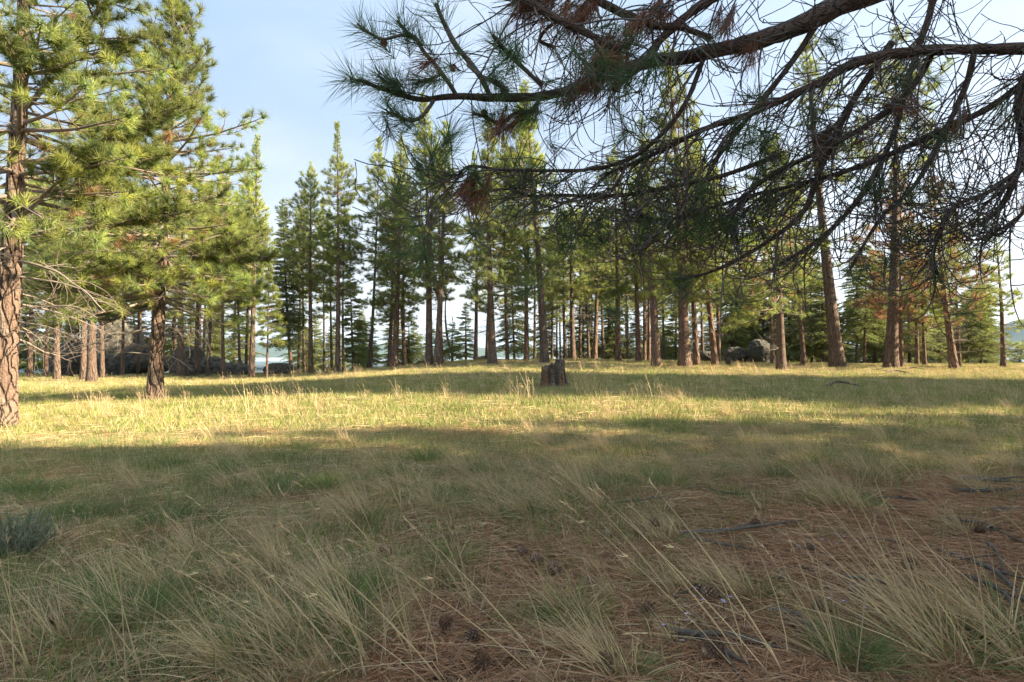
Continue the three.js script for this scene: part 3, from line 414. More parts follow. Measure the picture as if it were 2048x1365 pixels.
const woodOf = { red: std({ color: rgb(0.22, 0.16, 0.12) }), grey: std({ color: rgb(0.20, 0.16, 0.13) }), dark: std({ color: rgb(0.19, 0.15, 0.12) }) };

function scatter(name, geometry, material, list, parent) {          // list of [matrix, colour]
  const m = new THREE.InstancedMesh(geometry, material, list.length); m.name = name; m.userData.kind = 'stuff';
  list.forEach(([mat, c], k) => { m.setMatrixAt(k, mat); if (c) m.setColorAt(k, c); }); m.instanceMatrix.needsUpdate = true; return add(m, parent);
}
const boughMatrix = (p, az, pitch, roll, s) => new THREE.Matrix4().compose(p, new THREE.Quaternion().setFromEuler(new THREE.Euler(roll, az, pitch, 'YZX')), V(s, s, s));
// stem: a trunk line with lean and slight sweep; height from 0 to h
function stem(r, h, lean, leanZ, sweep, n = 14) { const a = r() * 6.28, pts = []; for (let k = 0; k <= n; k++) { const t = k / n, y = h * t - (k ? 0 : 0.25), s = Math.sin(t * Math.PI) * sweep; pts.push(V(lean * t + Math.cos(a) * s, y, leanZ * t + Math.sin(a) * s)); } return pts; }
const onStem = (pts, t) => { const k = clamp(t) * (pts.length - 1), i = Math.min(pts.length - 2, Math.floor(k)); return pts[i].clone().lerp(pts[i + 1], k - i); };
function trunkGeometry(pts, h, r0, seg, repeats, rough = 0) {
  const dense = curve(pts, rough ? 260 : 30), m = new MB();
  m.tube(dense, dense.map((p) => { const t = clamp(p.y / h), flare = 1 + 0.42 * Math.exp(-Math.max(p.y, 0) / (r0 * 1.3)); return Math.max(0.012, r0 * (1 - 0.93 * Math.pow(t, 0.9)) * flare); }), seg, WHITE, { repeats });
  if (rough) { const P = m.p; for (let k = 0; k < P.length / 3 - 1; k++) { const u = m.u[k * 2] / repeats, v = m.u[k * 2 + 1], kk = (barkHeight(((u * repeats) % 1 + 1) % 1, ((v * 0.9) % 1 + 1) % 1) - 0.5) * rough * clamp(1.3 - v / h); for (let c = 0; c < 3; c++) P[k * 3 + c] += m.n[k * 3 + c] * kk; m.u[k * 2 + 1] = v * 0.9; } }
  else for (let k = 1; k < m.u.length; k += 2) m.u[k] *= 0.9;
  const g = m.build(); if (rough) g.computeVertexNormals(); return g;
}
// profile of a crown: length of the boughs from its foot (0) to its tip (1)
const profiles = {
  pine: [0.62, 0.85, 1, 0.98, 0.92, 0.80, 0.68, 0.55, 0.40, 0.24, 0.12], young: [0.85, 1, 0.98, 0.9, 0.8, 0.69, 0.57, 0.44, 0.32, 0.21, 0.11], fir: [1, 0.97, 0.88, 0.80, 0.70, 0.60, 0.5, 0.4, 0.29, 0.18, 0.08],
  sparse: [0.55, 0.9, 1, 0.8, 0.85, 0.65, 0.6, 0.5, 0.36, 0.22, 0.1], big: [0.7, 0.9, 1, 0.95, 0.9, 0.8, 0.7, 0.6, 0.45, 0.3, 0.15],
};
function dressTree(t, r, pts, h, foot, R, { kind = 'pine', set = 'plain', tint = 1, gap = 0.42, per = 5, drop = 0.16, leafMat = M.needle, wood = 'grey', stubs = 0, wide }) {
  const lists = SIZES.map(() => []), H = h - foot, prof = profiles[kind] ?? profiles.pine, bias = r() * 6.28, girth = wide ?? 0.95 + 0.42 * r();
  for (let y = foot + 0.1; y < h - 0.05; y += gap * (0.7 + 0.6 * r()) * (0.6 + 0.4 * (1 - (y - foot) / H))) {
    const u = (y - foot) / H, n = Math.max(3, Math.round(per * (0.75 + 0.5 * r()))), a0 = r() * 6.28, whorl = 0.68 + 0.62 * r();
    for (let k = 0; k < n; k++) {
      if (r() < drop * (kind === 'fir' ? 0.6 : 1)) continue;
      const az = a0 + k / n * 6.28 + (r() - 0.5) * 0.8, L = Math.max(0.22, R * lerpAt(prof, u) * girth * whorl * (0.68 + 0.5 * r()) * (1 + 0.26 * Math.cos(az - bias)));
      let i = 0; while (i < 3 && SIZES[i + 1] * 0.82 < L) i++;
      const pitch = kind === 'fir' ? mix(-0.22, 0.55, u * u) + (r() - 0.5) * 0.2 : mix(-0.12, 0.95, Math.pow(u, 1.6)) + (r() - 0.5) * 0.4, f = tint * (0.82 + 0.36 * r());
      lists[i].push([boughMatrix(onStem(pts, (y + (r() - 0.5) * 0.2) / h), az, pitch, (r() - 0.5) * 0.7, clamp(L / SIZES[i], 0.55, 1.35)), rgb(f * (0.95 + 0.12 * r()), f, f * (0.9 + 0.2 * r()))]);
    }
  }
  lists[0].push([boughMatrix(onStem(pts, 0.985), 0, 1.5, 0, 0.8), rgb(tint, tint, tint)]);
  const names = ['crown_tip', 'crown_top', 'crown_middle', 'crown_foot'];
  SIZES.forEach((_, i) => lists[i].length && scatter(names[i], boughs[set][i], [leafMat, woodOf[wood]], lists[i], t));
  if (stubs) { const list = []; for (let k = 0; k < stubs; k++) { const y = foot * (0.35 + 0.75 * r()); list.push([boughMatrix(onStem(pts, y / h), r() * 6.28, (r() - 0.6) * 0.5, r() * 6, (0.35 + 0.5 * r()) * Math.min(1, R * 0.7))]); } scatter('dead_branches', bare[1], M.deadWood, list, t); }
}
const GROUPS = { left: 'pines at the edge of the left wood', wood: 'pines of the shady left wood', gap: 'trees around the open sky gap', row: 'pines of the central row', far: 'far pines beyond the crest', mid: 'sunlit pines right of the stump', right: 'pines on the crest at right', thicket: 'firs of the right thicket' };
let treeSeed = 1000;
function tree([x, z, h, r0, lean, foot, R, kind, bark, group, label]) {
  if (['gap', 'row', 'left'].includes(group)) h *= 1.06;
  const r = rng(treeSeed++), fir = kind === 'fir', t = thing(fir ? 'fir_tree' : 'pine_tree', x, z, label, fir ? 'fir' : 'pine', GROUPS[group] ?? group);
  const pts = stem(r, h, lean, (r() - 0.5) * 0.4, h * 0.008 * r() + (fir ? 0 : 0.03)), near = -z < 27 && r0 > 0.15;
  part('trunk', trunkGeometry(pts, h, r0 * 0.88, near ? 28 : 14, Math.max(1, Math.round(r0 * 6.28 / 0.9 + 0.2))), barkMat[bark], t);
  const big = kind === 'open', set = fir ? 'fir' : kind === 'dead' ? 'dead' : kind === 'brownish' ? 'brownish' : kind === 'young' ? 'fine' : 'plain';
  dressTree(t, r, pts, h, foot, R, { kind: big ? 'big' : profiles[kind] ? kind : 'pine', set, wood: bark, tint: 1.0 + 0.35 * r(), gap: fir ? 0.2 : kind === 'young' ? 0.26 : kind === 'sparse' ? 0.42 : big ? 0.5 : 0.41, per: fir ? 7 : kind === 'sparse' ? 4 : big ? 6 : 6, drop: kind === 'sparse' ? 0.3 : big ? 0.42 : 0.24, stubs: fir ? 0 : 10 + Math.floor(r() * 8) });
  return [t, r, pts];
}
for (const row of TREES) {
  const [t, r, pts] = tree(row);
  if (row[10].includes('forked')) {                                 // its second leader leaves the trunk a third of the way up
    const a = onStem(pts, 0.30), s = [a, a.clone().add(V(-0.25, 0.7, 0.1)), a.clone().add(V(-0.42, 2.2, 0.1)), a.clone().add(V(-0.35, 4.6, 0))], c = curve(s, 16), m = new MB();
    m.tube(c, c.map((_, k) => mix(0.11, 0.02, k / 16)), 12, WHITE); part('branch', m.build(), barkMat.grey, t);
  }
}

// the two near pines at the left, with bark in relief and limbs of their own
function nearPine(x, z, h, r0, lean, foot, R, label, seed, limbs, bark, drop) {
  const r = rng(seed), t = thing('pine_tree', x, z, label, 'pine', 'large near pines at left'), pts = stem(r, h, lean, 0.1, 0.05);
  part('trunk', trunkGeometry(pts, h, r0, 120, Math.max(1, Math.round(r0 * 6.28 / 0.8)), 0.042), barkMat[bark], t);
  const lists = SIZES.map(() => []);
  for (const [y, az, L, pitch, lift, leafy] of limbs) {
    const p = onStem(pts, y / h), s = shoot(r, p, V(Math.cos(az), Math.sin(pitch), -Math.sin(az)), L, 10, lift, leafy ? 0.1 : 0.17), m = new MB(), rr = leafy ? 0.014 + L * 0.013 : 0.008 + L * 0.008;
    const c = curve(s, 30); m.tube(c, c.map((_, k) => mix(rr, 0.007, k / 30)), 9, WHITE, { wobble: 0.12, phase: y }); 
    const b = part('branch', m.build(), leafy ? M.twig : M.deadWood, t);
    if (leafy) for (let k = 0; k < Math.round(L * 8); k++) { const u = mix(0.28, 1, Math.pow(r(), 0.7)), q = onStem(s, u), e = endDir(s), yaw = Math.atan2(-e.z, e.x) + (r() < 0.5 ? -1 : 1) * (0.25 + r() * 0.75), i = u > 0.85 ? 0 : r() < 0.5 ? 0 : 1, f = 0.85 + 0.4 * r(); lists[i].push([boughMatrix(q, yaw, 0.05 + r() * 0.5, (r() - 0.5) * 0.6, 0.8 + 0.4 * r()), rgb(f, f, f)]); }
    else { const w = new MB(); for (let k = 0; k < 7; k++) { const u = 0.2 + 0.7 * r(), q = shoot(r, onStem(s, u), endDir(s).addScaledVector(unit(r), 1), L * (0.2 + 0.3 * r()), 6, -0.5, 0.25); w.tube(q, q.map((_, j) => mix(0.007, 0.0022, j / 6)), 4, WHITE); } part('dead_twigs', w.build(), M.deadWood, b, 'stuff'); }
  }
  if (lists[0].length) scatter('limb_sprays', boughs.fine[0], [M.needle, woodOf.grey], lists[0], t);
  if (lists[1].length) scatter('limb_boughs', boughs.fine[1], [M.needle, woodOf.grey], lists[1], t);
  dressTree(t, r, pts, h, foot, R, { kind: 'young', set: 'fine', wood: 'grey', tint: 1.1, gap: 0.28, per: 6, drop, wide: 1.08 });
  const stub = []; for (let k = 0; k < 26; k++) { const y = 1.0 + r() * (foot + 0.6); stub.push([boughMatrix(onStem(pts, y / h), r() * 6.28, (r() - 0.75) * 0.5, r() * 6, 0.35 + 0.55 * r())]); }
  scatter('dead_branches', bare[2], M.deadWood, stub, t);
}
nearPine(-8.28, -10, 12.2, 0.175, 0.35, 3.4, 2.3, 'nearest pine at the left edge with thick plated grey bark', 41, [[3.1, 0.25, 2.3, 0.25, 0.1, 1], [2.75, 0.0, 1.9, 0.1, -0.35, 0], [3.35, -0.5, 1.8, 0.5, 0.2, 1], [4.3, 0.2, 2.6, 0.5, 0.25, 1], [5.2, -0.1, 2.5, 0.7, 0.2, 1], [4.8, -0.9, 2.3, 0.3, 0.2, 1], [3.7, 0.5, 2.1, 0.4, 0.2, 1], [1.9, 0.1, 1.4, 0.45, -0.9, 0], [1.6, 0.3, 0.8, -0.1, -0.6, 0]], 'grey', 0.34);
nearPine(-8.71, -15, 9.9, 0.17, 0.48, 2.4, 2.5, 'large bushy pine standing in the meadow at left', 42, [[2.9, 0.0, 2.6, 0.35, -0.3, 1], [3.0, -0.35, 2.4, 0.3, -0.2, 1], [2.55, 3.3, 2.4, -0.05, 0.05, 1], [2.3, 2.9, 2.1, -0.1, -0.2, 1], [2.2, 0.3, 2.0, 0.1, -0.3, 0], [2.0, -0.2, 1.7, 0.0, -0.2, 0], [1.55, 0.1, 1.2, 0.1, -0.6, 0], [1.35, 3.0, 1.6, -0.1, -0.5, 0], [1.8, 3.4, 1.9, -0.2, -0.3, 0], [1.15, 3.3, 1.3, -0.25, -0.2, 0], [3.6, 0.6, 2.2, 0.4, 0.1, 1], [3.4, 2.6, 2.2, 0.4, 0.1, 1], [2.7, -1.4, 2.0, 0.2, 0, 1], [1.0, -0.1, 0.9, 0.3, -1.3, 0]], 'grey', 0.14);

// trees farther off, seen only in the gaps of the wood
{
  const r = rng(77);
  const bands = [[0, 520, 18, [34, 50], [330, 430], 'pine', 'dim pine deep in the left wood', 'pines deep in the left wood'], [1090, 1460, 12, [40, 54], [400, 500], 'pine', 'dim pine in the far wood right of the stump', 'pines in the far central wood'], [1090, 1470, 11, [40, 52], [540, 650], 'fir', 'low shady fir filling the far wood right of the stump', 'low firs in the far central wood'], [20, 500, 13, [34, 46], [520, 620], 'fir', 'low shady fir behind the left wood', 'low firs behind the left wood'], [560, 900, 7, [42, 56], [600, 670], 'fir', 'small far fir beyond the sky gap', 'small firs beyond the sky gap'], [1450, 1990, 18, [42, 54], [500, 610], 'fir', 'dim fir deep in the right thicket', 'firs deep in the right thicket']];
  for (const [a, b, n, ds, tops, kind, label, group] of bands) for (let k = 0; k < n; k++) {
    const d = mix(ds[0], ds[1], r()), x = (mix(a, b, (k + r()) / n) - 1024) / 1230 * d, h = 1.4 - ground(x, -d) + (715 - mix(tops[0], tops[1], r())) / 1230 * d;
    tree([x, -d, h, 0.10 + 0.05 * r(), (r() - 0.5) * 0.5, kind === 'fir' ? 0.5 : h * 0.38, 1.1 + 0.5 * r(), kind, pick(r, ['dark', 'grey']), group, label]);
  }
  // trees to the right of the view: their shadows lie across the meadow
  const rows = [], reachPerMetre = Math.sin(SUN_AZ) / Math.tan(SUN_EL);
  for (let k = 0; k < 22; k++) { const x = 13.2 + (k % 3) * 3.6 + r(); rows.push([4.9 - k * 0.5, x, (x + 11) / reachPerMetre + r() * 0.8, 1.9]); }
  for (const [s, x, reach] of [[5.6, 15.4, -8.5], [6.5, 14, -6.5], [8.0, 14.2, -3], [9.2, 15.2, 0.5], [10.6, 15.8, 5]]) rows.push([s, x, (x - reach) / reachPerMetre + 0.6]);
  for (let k = 0; k < 16; k++) { const x = 19.8 + (k % 4) * 2.6 + k * 0.12 + r() * 0.6; rows.push([13.7 + k * 0.36, x, (x + 11.5) / reachPerMetre + r() * 0.6, 1.9]); }
  for (const [s, x, h, R = 1.6] of rows) { const d = s + x / Math.tan(SUN_AZ); tree([x, -d, h, 0.2, (r() - 0.5) * 0.4, 0.9, R, 'young', 'grey', 'pines right of the view', 'pine standing beyond the right edge of the view']); }
}
// ---------------------------------------------------------------- the pine whose limbs hang into the view from the right
{
  const r = rng(4242), tx = 5.35, tz = -4.9, t = thing('overhanging_pine', tx, tz, 'old pine whose dark tangled limbs hang into the view from upper right', 'pine'), gy = t.position.y;
  const pts = stem(r, 9.2, -0.15, 0.1, 0.05); part('trunk', trunkGeometry(pts, 9.2, 0.24, 40, 2), barkMat.dark, t);
  const loc = ([x, y, z]) => V(x - tx, y - gy, z - tz), twigs = new MB(), tufts = [[], []], rust = [], BARK = [1, 1, 1];
  const tip = (p, d, dead) => { const q = new THREE.Quaternion().setFromUnitVectors(V(1, 0, 0), d), s = 0.9 + 0.3 * r(), m = new THREE.Matrix4().compose(p, q, V(s, s, s)), f = 0.75 + 0.5 * r(); (dead ? rust : tufts[Math.floor(r() * 2)]).push([m, rgb(f, f, f)]); };
  // twigs hang, curl and turn up at their ends
  function twig(p, dir, len, rad, depth, leafy) {
    const n = 9, q = p.clone(), d = dir.clone().normalize(), s = [p.clone()], curl = unit(r).multiplyScalar(0.13), low = 2.05 + 0.5 * r();
    for (let k = 0; k < n; k++) { d.addScaledVector(unit(r), 0.08).add(curl); d.y += k < n * 0.6 ? -0.09 : 0.16; if (q.y + gy < low) d.y += 0.22; d.normalize(); q.addScaledVector(d, len / n); s.push(q.clone()); }
    twigs.tube(s, s.map((_, k) => mix(rad, Math.max(0.0026, rad * 0.45), k / n)), depth ? 4 : 5, BARK.map((c) => c * (0.8 + 0.5 * r())), { wobble: 0.12 });
    if (depth < 2) for (let k = 0; k < (depth ? 1 : 3); k++) if (r() < 0.75) { const u = 0.3 + 0.6 * r(), c = onStem(s, u), sd = endDir(s).multiplyScalar(0.6).addScaledVector(unit(r), 0.8); sd.z *= 0.7; twig(c, sd, len * (0.35 + 0.35 * r()), rad * 0.62, depth + 1, leafy); }
    if (r() < leafy) tip(s[n], endDir(s), r() < 0.05);
  }
  for (const [name, list] of LIMBS) {
    const line = list.map(loc), n = list.length * 6, c = curve(line, n), m = new MB(), rad = c.map((_, k) => lerpAt(list.map((q) => q[3]), k / n) * (/hanging|edge|right/.test(name) ? 0.7 : 1)), fore = name.startsWith('fore');
    m.tube(c, rad, fore ? 8 : 12, WHITE, { wobble: fore ? 0.14 : 0.24, phase: list[0][0] * 3 });
    for (let k = 1; k < m.u.length; k += 2) m.u[k] *= fore ? 4 : 2.2;
    part('branch', m.build(), fore ? M.limb : M.limbBark, t);
    const L = c.reduce((a, p, k) => a + (k ? p.distanceTo(c[k - 1]) : 0), 0), leafEnd = fore || name.startsWith('upper') ? 1 : 0.9;
    tip(c[n], endDir(c), false); if (fore) for (const k of [0.86, 0.68]) if (r() < 0.55) tip(c[Math.floor(n * k)], endDir(c).addScaledVector(unit(r), 0.55).normalize(), false);
    if (fore) { const mid = c[Math.floor(n * 0.55)]; if (r() < 0.55) tip(mid, endDir(c).addScaledVector(unit(r), 0.9).normalize(), false); continue; }
    const busy = name === 'main limb' ? 7 : name.startsWith('upper') || name.startsWith('high') ? 6 : name.startsWith('hanging') ? 14 : 22;
    for (let k = 0; k < L * busy; k++) {
      const u = mix(name === 'main limb' ? 0.02 : 0.12, 0.97, r()), i = Math.floor(u * n), p = c[i], tan = V().subVectors(c[Math.min(i + 1, n)], c[Math.max(i - 1, 0)]).normalize();
      if (name === 'main limb' && u > 0.62) { if (r() < 0.22) twig(p, tan.clone().addScaledVector(unit(r), 0.8), 0.22 + 0.2 * r(), 0.005, 2, 1); continue; }
      const side = unit(r); side.z *= 0.8; const d = tan.multiplyScalar(0.6).addScaledVector(side, 0.62).add(V(-0.28, -0.34, 0));
      const screenX = (p.x + tx) / -(p.z + tz), low = smooth(2.6, 1.9, p.y + gy);
      twig(p, d, 0.32 + 0.55 * r() * (1.1 - u * 0.4), 0.0034 + 0.0036 * r(), 0, 0.02 + 0.10 * smooth(0.35, -0.05, screenX));
    }
  }
  part('twigs', twigs.build(), M.limb, t, 'stuff');
  const tuftGeometry = (seed, cols, n, droop) => { const q = rng(seed), m = new MB(); for (let k = 0; k < 3; k++) tuft(m, q, V(-0.045 * k, 0, 0), V(1, 0, 0), n, 0.175, 0.0026, pick(q, cols), { back: 0.06, open: droop, jointed: true }); return m.build(); };
  tufts.forEach((l, k) => scatter('needle_tufts', tuftGeometry(900 + k, [[0.11, 0.175, 0.05], [0.13, 0.195, 0.052], [0.09, 0.15, 0.05]], 26, 1.0), M.needle, l, t));
  // dead rust brown needles still hanging on the upper boughs
  const deadSpots = [[1225, 95, 3.45], [1245, 120, 3.45], [1205, 120, 3.5], [1190, 150, 3.5], [1260, 60, 3.5], [1180, 175, 3.55], [1150, 200, 3.6], [1140, 45, 3.4], [1170, 20, 3.4], [1050, -5, 3.4], [1090, 5, 3.4], [935, 385, 3.55], [945, 395, 3.55], [1290, 30, 3.6], [1340, 20, 3.6], [1660, 270, 4], [1910, 255, 4], [1000, 265, 3.6], [1500, 110, 4], [1450, 50, 3.8]];
  for (const [px, py, d] of deadSpots) for (let k = 0; k < 3; k++) { const p = loc([(px - 1024) / 1230 * d, 1.4 + (715 - py) / 1230 * d, -d]).addScaledVector(unit(r), 0.05); tip(p, V(-0.35 + (r() - 0.5) * 0.6, -0.8, (r() - 0.5) * 0.5).normalize(), true); }
  scatter('dead_needle_tufts', tuftGeometry(950, [[0.27, 0.12, 0.06], [0.34, 0.16, 0.08], [0.22, 0.10, 0.055]], 30, 0.6), M.litter, rust, t);
  dressTree(t, r, pts, 9.2, 5.6, 2.4, { kind: 'young', set: 'plain', wood: 'dark', gap: 0.4, per: 6 });
  // little cones left on the shoots
  const cg = coneGeometry(31, 9, 6); for (const [px, py, d] of [[766, 76, 3.33], [955, 180, 3.56], [967, 226, 3.58], [905, 122, 3.46], [1008, 175, 3.4]]) { const c = part('cone', cg, M.cone, t); c.position.copy(loc([(px - 1024) / 1230 * d, 1.4 + (715 - py) / 1230 * d, -d])); c.scale.setScalar(0.42); c.rotation.set(r() * 6, r() * 6, 0); }
}
function coneGeometry(seed, rows, per) {                           // an open cone: spirals of thick scales round a core
  const r = rng(seed), m = new MB(), core = []; for (let k = 0; k <= 6; k++) core.push(V(0, k / 6 * 0.09, 0));
  m.tube(core, [0.012, 0.02, 0.022, 0.02, 0.017, 0.012, 0.005], 8, [0.12, 0.08, 0.055]);
  for (let k = 0; k < rows * per; k++) {
    const t = k / (rows * per), a = k * 2.39996, y = 0.004 + t * 0.086, R = 0.047 * Math.sin(Math.PI * (0.22 + t * 0.72)) + 0.006, up2 = 0.012 + 0.012 * t, w = 0.011 * (1 - 0.45 * t), c = pick(r, [[0.25, 0.145, 0.085], [0.31, 0.20, 0.125], [0.19, 0.115, 0.07]]);
    const ca = Math.cos(a), sa = Math.sin(a), P = (rr, s, yy) => [ca * rr - sa * s, yy, sa * rr + ca * s], i1 = P(0.012, -w * 0.5, y), i2 = P(0.012, w * 0.5, y), o1 = P(R * 0.85, -w, y + up2 * 0.6), o2 = P(R * 0.85, w, y + up2 * 0.6), tip = P(R * 1.05, 0, y + up2), un = P(R * 0.8, 0, y + up2 * 0.6 - 0.006);
    m.tri(i1, o1, o2, c); m.tri(i1, o2, i2, c); m.tri(o1, tip, o2, c.map((x) => x * 1.25)); m.tri(i1, un, o1, c); m.tri(i2, o2, un, c); m.tri(o1, un, tip, c); m.tri(un, o2, tip, c);
  }
  return m.build();
}

// ---------------------------------------------------------------- stump, boulders, fallen wood
{
  const [x, z] = SPOTS.stump[0], t = thing('tree_stump', x, z, 'weathered hollow grey stump with jagged top standing in the meadow', 'stump'), m = new MB(), N = 150, K = 46;
  const top = (a) => { const c = Math.cos(a), s = Math.sin(a); return 0.54 + 0.11 * smooth(-0.2, 0.7, c) - 0.06 * smooth(-0.3, -1, c) + 0.07 * noise3(c * 3 + 5, s * 3, 1.5) + 0.10 * noise3(c * 11 + 5, s * 11, 3.5) - 0.12 * smooth(0.3, 0.9, s) * (c < 0.2 ? 1 : 0.2) - 0.05; };
  const rad = (a, y) => { const c = Math.cos(a), s = Math.sin(a), g = noise3(c * 9 + 3, y * 1.2, s * 9), g2 = noise3(c * 24 + 3, y * 2.5, s * 24); return (0.30 + 0.10 * Math.exp(-y / 0.10) * (0.6 + noise3(c * 2.2, 3, s * 2.2)) + 0.03 * (noise3(c * 2.2 + 1, y * 2, s * 2.2) - 0.5)) - 0.085 * smooth(0.5, 0.72, g) - 0.035 * g2; };
  const col = (a, y, inside) => { const c = Math.cos(a), s = Math.sin(a), g = noise3(c * 7, y * 2, s * 7), rot = smooth(0.52, 0.7, noise3(c * 4 + 8, y * 1.5, s * 4)); const b = [0.118, 0.095, 0.072].map((q) => q * (0.65 + 0.75 * g)); return [0, 1, 2].map((k) => mix(b[k], [0.24, 0.115, 0.05][k], rot * (inside ? 0.5 : 0.75))); };
  const shell = (inside) => { const start = m.p.length / 3; for (let k = 0; k <= K; k++) for (let a = 0; a <= N; a++) { const ang = a / N * 6.28319, H = top(ang), y = inside ? mix(H, 0.22, k / K) : mix(-0.12, H, k / K), R = Math.max(0.05, rad(ang, Math.max(0, y)) - (inside ? 0.035 + 0.10 * k / K : 0)); m.vert(Math.cos(ang) * R, y, Math.sin(ang) * R, 0, 1, 0, col(ang, y, inside), ang * 0.4, y); } for (let k = 0; k < K; k++) for (let a = 0; a < N; a++) { const i = start + k * (N + 1) + a, j = i + N + 1; m.i.push(i, j, i + 1, i + 1, j, j + 1); } return start; };
  const s0 = shell(false), s1 = shell(true); for (let a = 0; a < N; a++) { const i = s0 + K * (N + 1) + a, j = s1 + a; m.i.push(i, j, i + 1, i + 1, j, j + 1); }
  const g = m.build(); g.computeVertexNormals(); part('shell', g, M.stump, t);
  const core = new MB(), r = rng(12); for (let a = 0; a < 22; a++) { const ang = a / 22 * 6.28, R = 0.10 + 0.09 * r(), h = 0.24 + 0.16 * r(); core.tube([V(Math.cos(ang) * R, 0.1, Math.sin(ang) * R), V(Math.cos(ang) * R * 1.02, h, Math.sin(ang) * R)], [0.045, 0.02], 6, [0.15, 0.085, 0.045]); } part('rotten_core', core.build(), M.stump, t);
  const slab = new MB(); for (const [dz, w] of [[0, 0.06], [0.09, 0.045]]) slab.tube([V(0.36, -0.06, dz), V(0.31, 0.2, dz), V(0.27, 0.42, dz * 0.9), V(0.24, 0.58 - dz, dz * 0.8)], [w, w * 0.75, w * 0.5, w * 0.22], 9, [0.16, 0.13, 0.10], { wobble: 0.25 }); part('splinter', slab.build(), M.stump, t);
}
function boulder(px, d, w, h, depth, seed, label, tone, sink = 0.15, name = 'boulder', darkCover = 0.5) {
  const x = (px - 1024) / 1230 * d, t = thing(name, x, -d, label, name === 'boulder' ? 'boulder' : 'rock', 'boulders among the trees'), g0 = new THREE.IcosahedronGeometry(1, 24), P = g0.attributes.position, m = new MB(), cut = [], r = rng(seed);
  for (let k = 0; k < 11; k++) cut.push([unit(r), 0.72 + 0.22 * r()]);
  for (let k = 0; k < P.count; k++) {
    const v = V().fromBufferAttribute(P, k), n = v.clone(); let R = 1 + 0.25 * (fbm(n.x * 1.3 + seed, n.y * 1.3, n.z * 1.3, 3) - 0.5);
    for (const [c, q] of cut) { const dd = n.dot(c) * R; if (dd > q) R *= mix(1, q / dd, 0.85); }
    R += 0.16 * (fbm(n.x * 4 + seed, n.y * 5, n.z * 4 + 2, 5) - 0.5) - 0.07 * smooth(0.06, 0, Math.abs(fbm(n.x * 2.2 + seed, n.y * 2.2, n.z * 2.2 + 7, 3) - 0.5)); v.multiplyScalar(R);
    const darkPatch = smooth(0.5 - darkCover * 0.22, 0.66 - darkCover * 0.22, fbm(n.x * 4 + 9, n.y * 4, n.z * 4 + seed, 4)), c = tone.map((q, i) => mix(q * (0.7 + 0.6 * fbm(n.x * 7, n.y * 7, n.z * 7, 3)), [0.07, 0.072, 0.055][i], darkPatch * 0.85));  // mottled dark patches; a larger cover value spreads them over more stone
    m.vert(v.x * w / 2, v.y * h / 2 + h * (0.5 - sink), v.z * depth / 2, n.x, n.y, n.z, c, n.x * 2 + n.z, n.y * 2);
  }
  for (let k = 0; k < P.count; k++) m.i.push(k);
  let g = m.build(); g.deleteAttribute('normal'); g = mergeVertices(g, 1e-4); g.computeVertexNormals(); part('stone', g, M.rock, t);
}
const ROCK = [0.20, 0.17, 0.138];
boulder(238, 34, 2.5, 3.9, 2.2, 1, 'tall sunlit tan rock behind the left wood', ROCK);
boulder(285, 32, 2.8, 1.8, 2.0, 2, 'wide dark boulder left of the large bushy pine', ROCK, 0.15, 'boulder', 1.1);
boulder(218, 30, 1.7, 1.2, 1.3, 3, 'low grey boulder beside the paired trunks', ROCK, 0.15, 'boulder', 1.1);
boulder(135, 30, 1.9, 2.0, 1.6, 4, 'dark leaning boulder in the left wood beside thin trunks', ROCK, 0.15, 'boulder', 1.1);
boulder(375, 31, 1.7, 1.9, 1.4, 5, 'rounded grey boulder right of the large bushy pine', ROCK);
boulder(372, 28.5, 0.95, 0.7, 0.8, 6, 'small pale boulder below the rounded grey one', ROCK);
boulder(425, 31, 1.5, 1.1, 1.2, 7, 'tan boulder among thin trunks right of the rounded grey boulder', ROCK);
boulder(468, 30, 1.8, 0.8, 1.2, 8, 'flat tan boulder near the tall sunlit pine', ROCK);
boulder(558, 31, 1.6, 0.75, 1.1, 9, 'low tan boulder beside the slim young pine', ROCK);
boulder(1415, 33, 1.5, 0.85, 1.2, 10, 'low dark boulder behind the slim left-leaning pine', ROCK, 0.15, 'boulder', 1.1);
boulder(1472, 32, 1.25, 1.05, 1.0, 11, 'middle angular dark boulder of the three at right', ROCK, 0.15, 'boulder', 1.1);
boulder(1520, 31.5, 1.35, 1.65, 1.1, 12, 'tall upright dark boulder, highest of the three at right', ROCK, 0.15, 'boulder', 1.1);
boulder(1458, 25.5, 0.3, 0.42, 0.3, 13, 'small tan stub of rock lit by sun before the boulders at right', ROCK, 0.1, 'rock');
boulder(970, 31.5, 0.8, 0.35, 0.6, 14, 'small grey rock on the crest left of the broad central pine', ROCK);

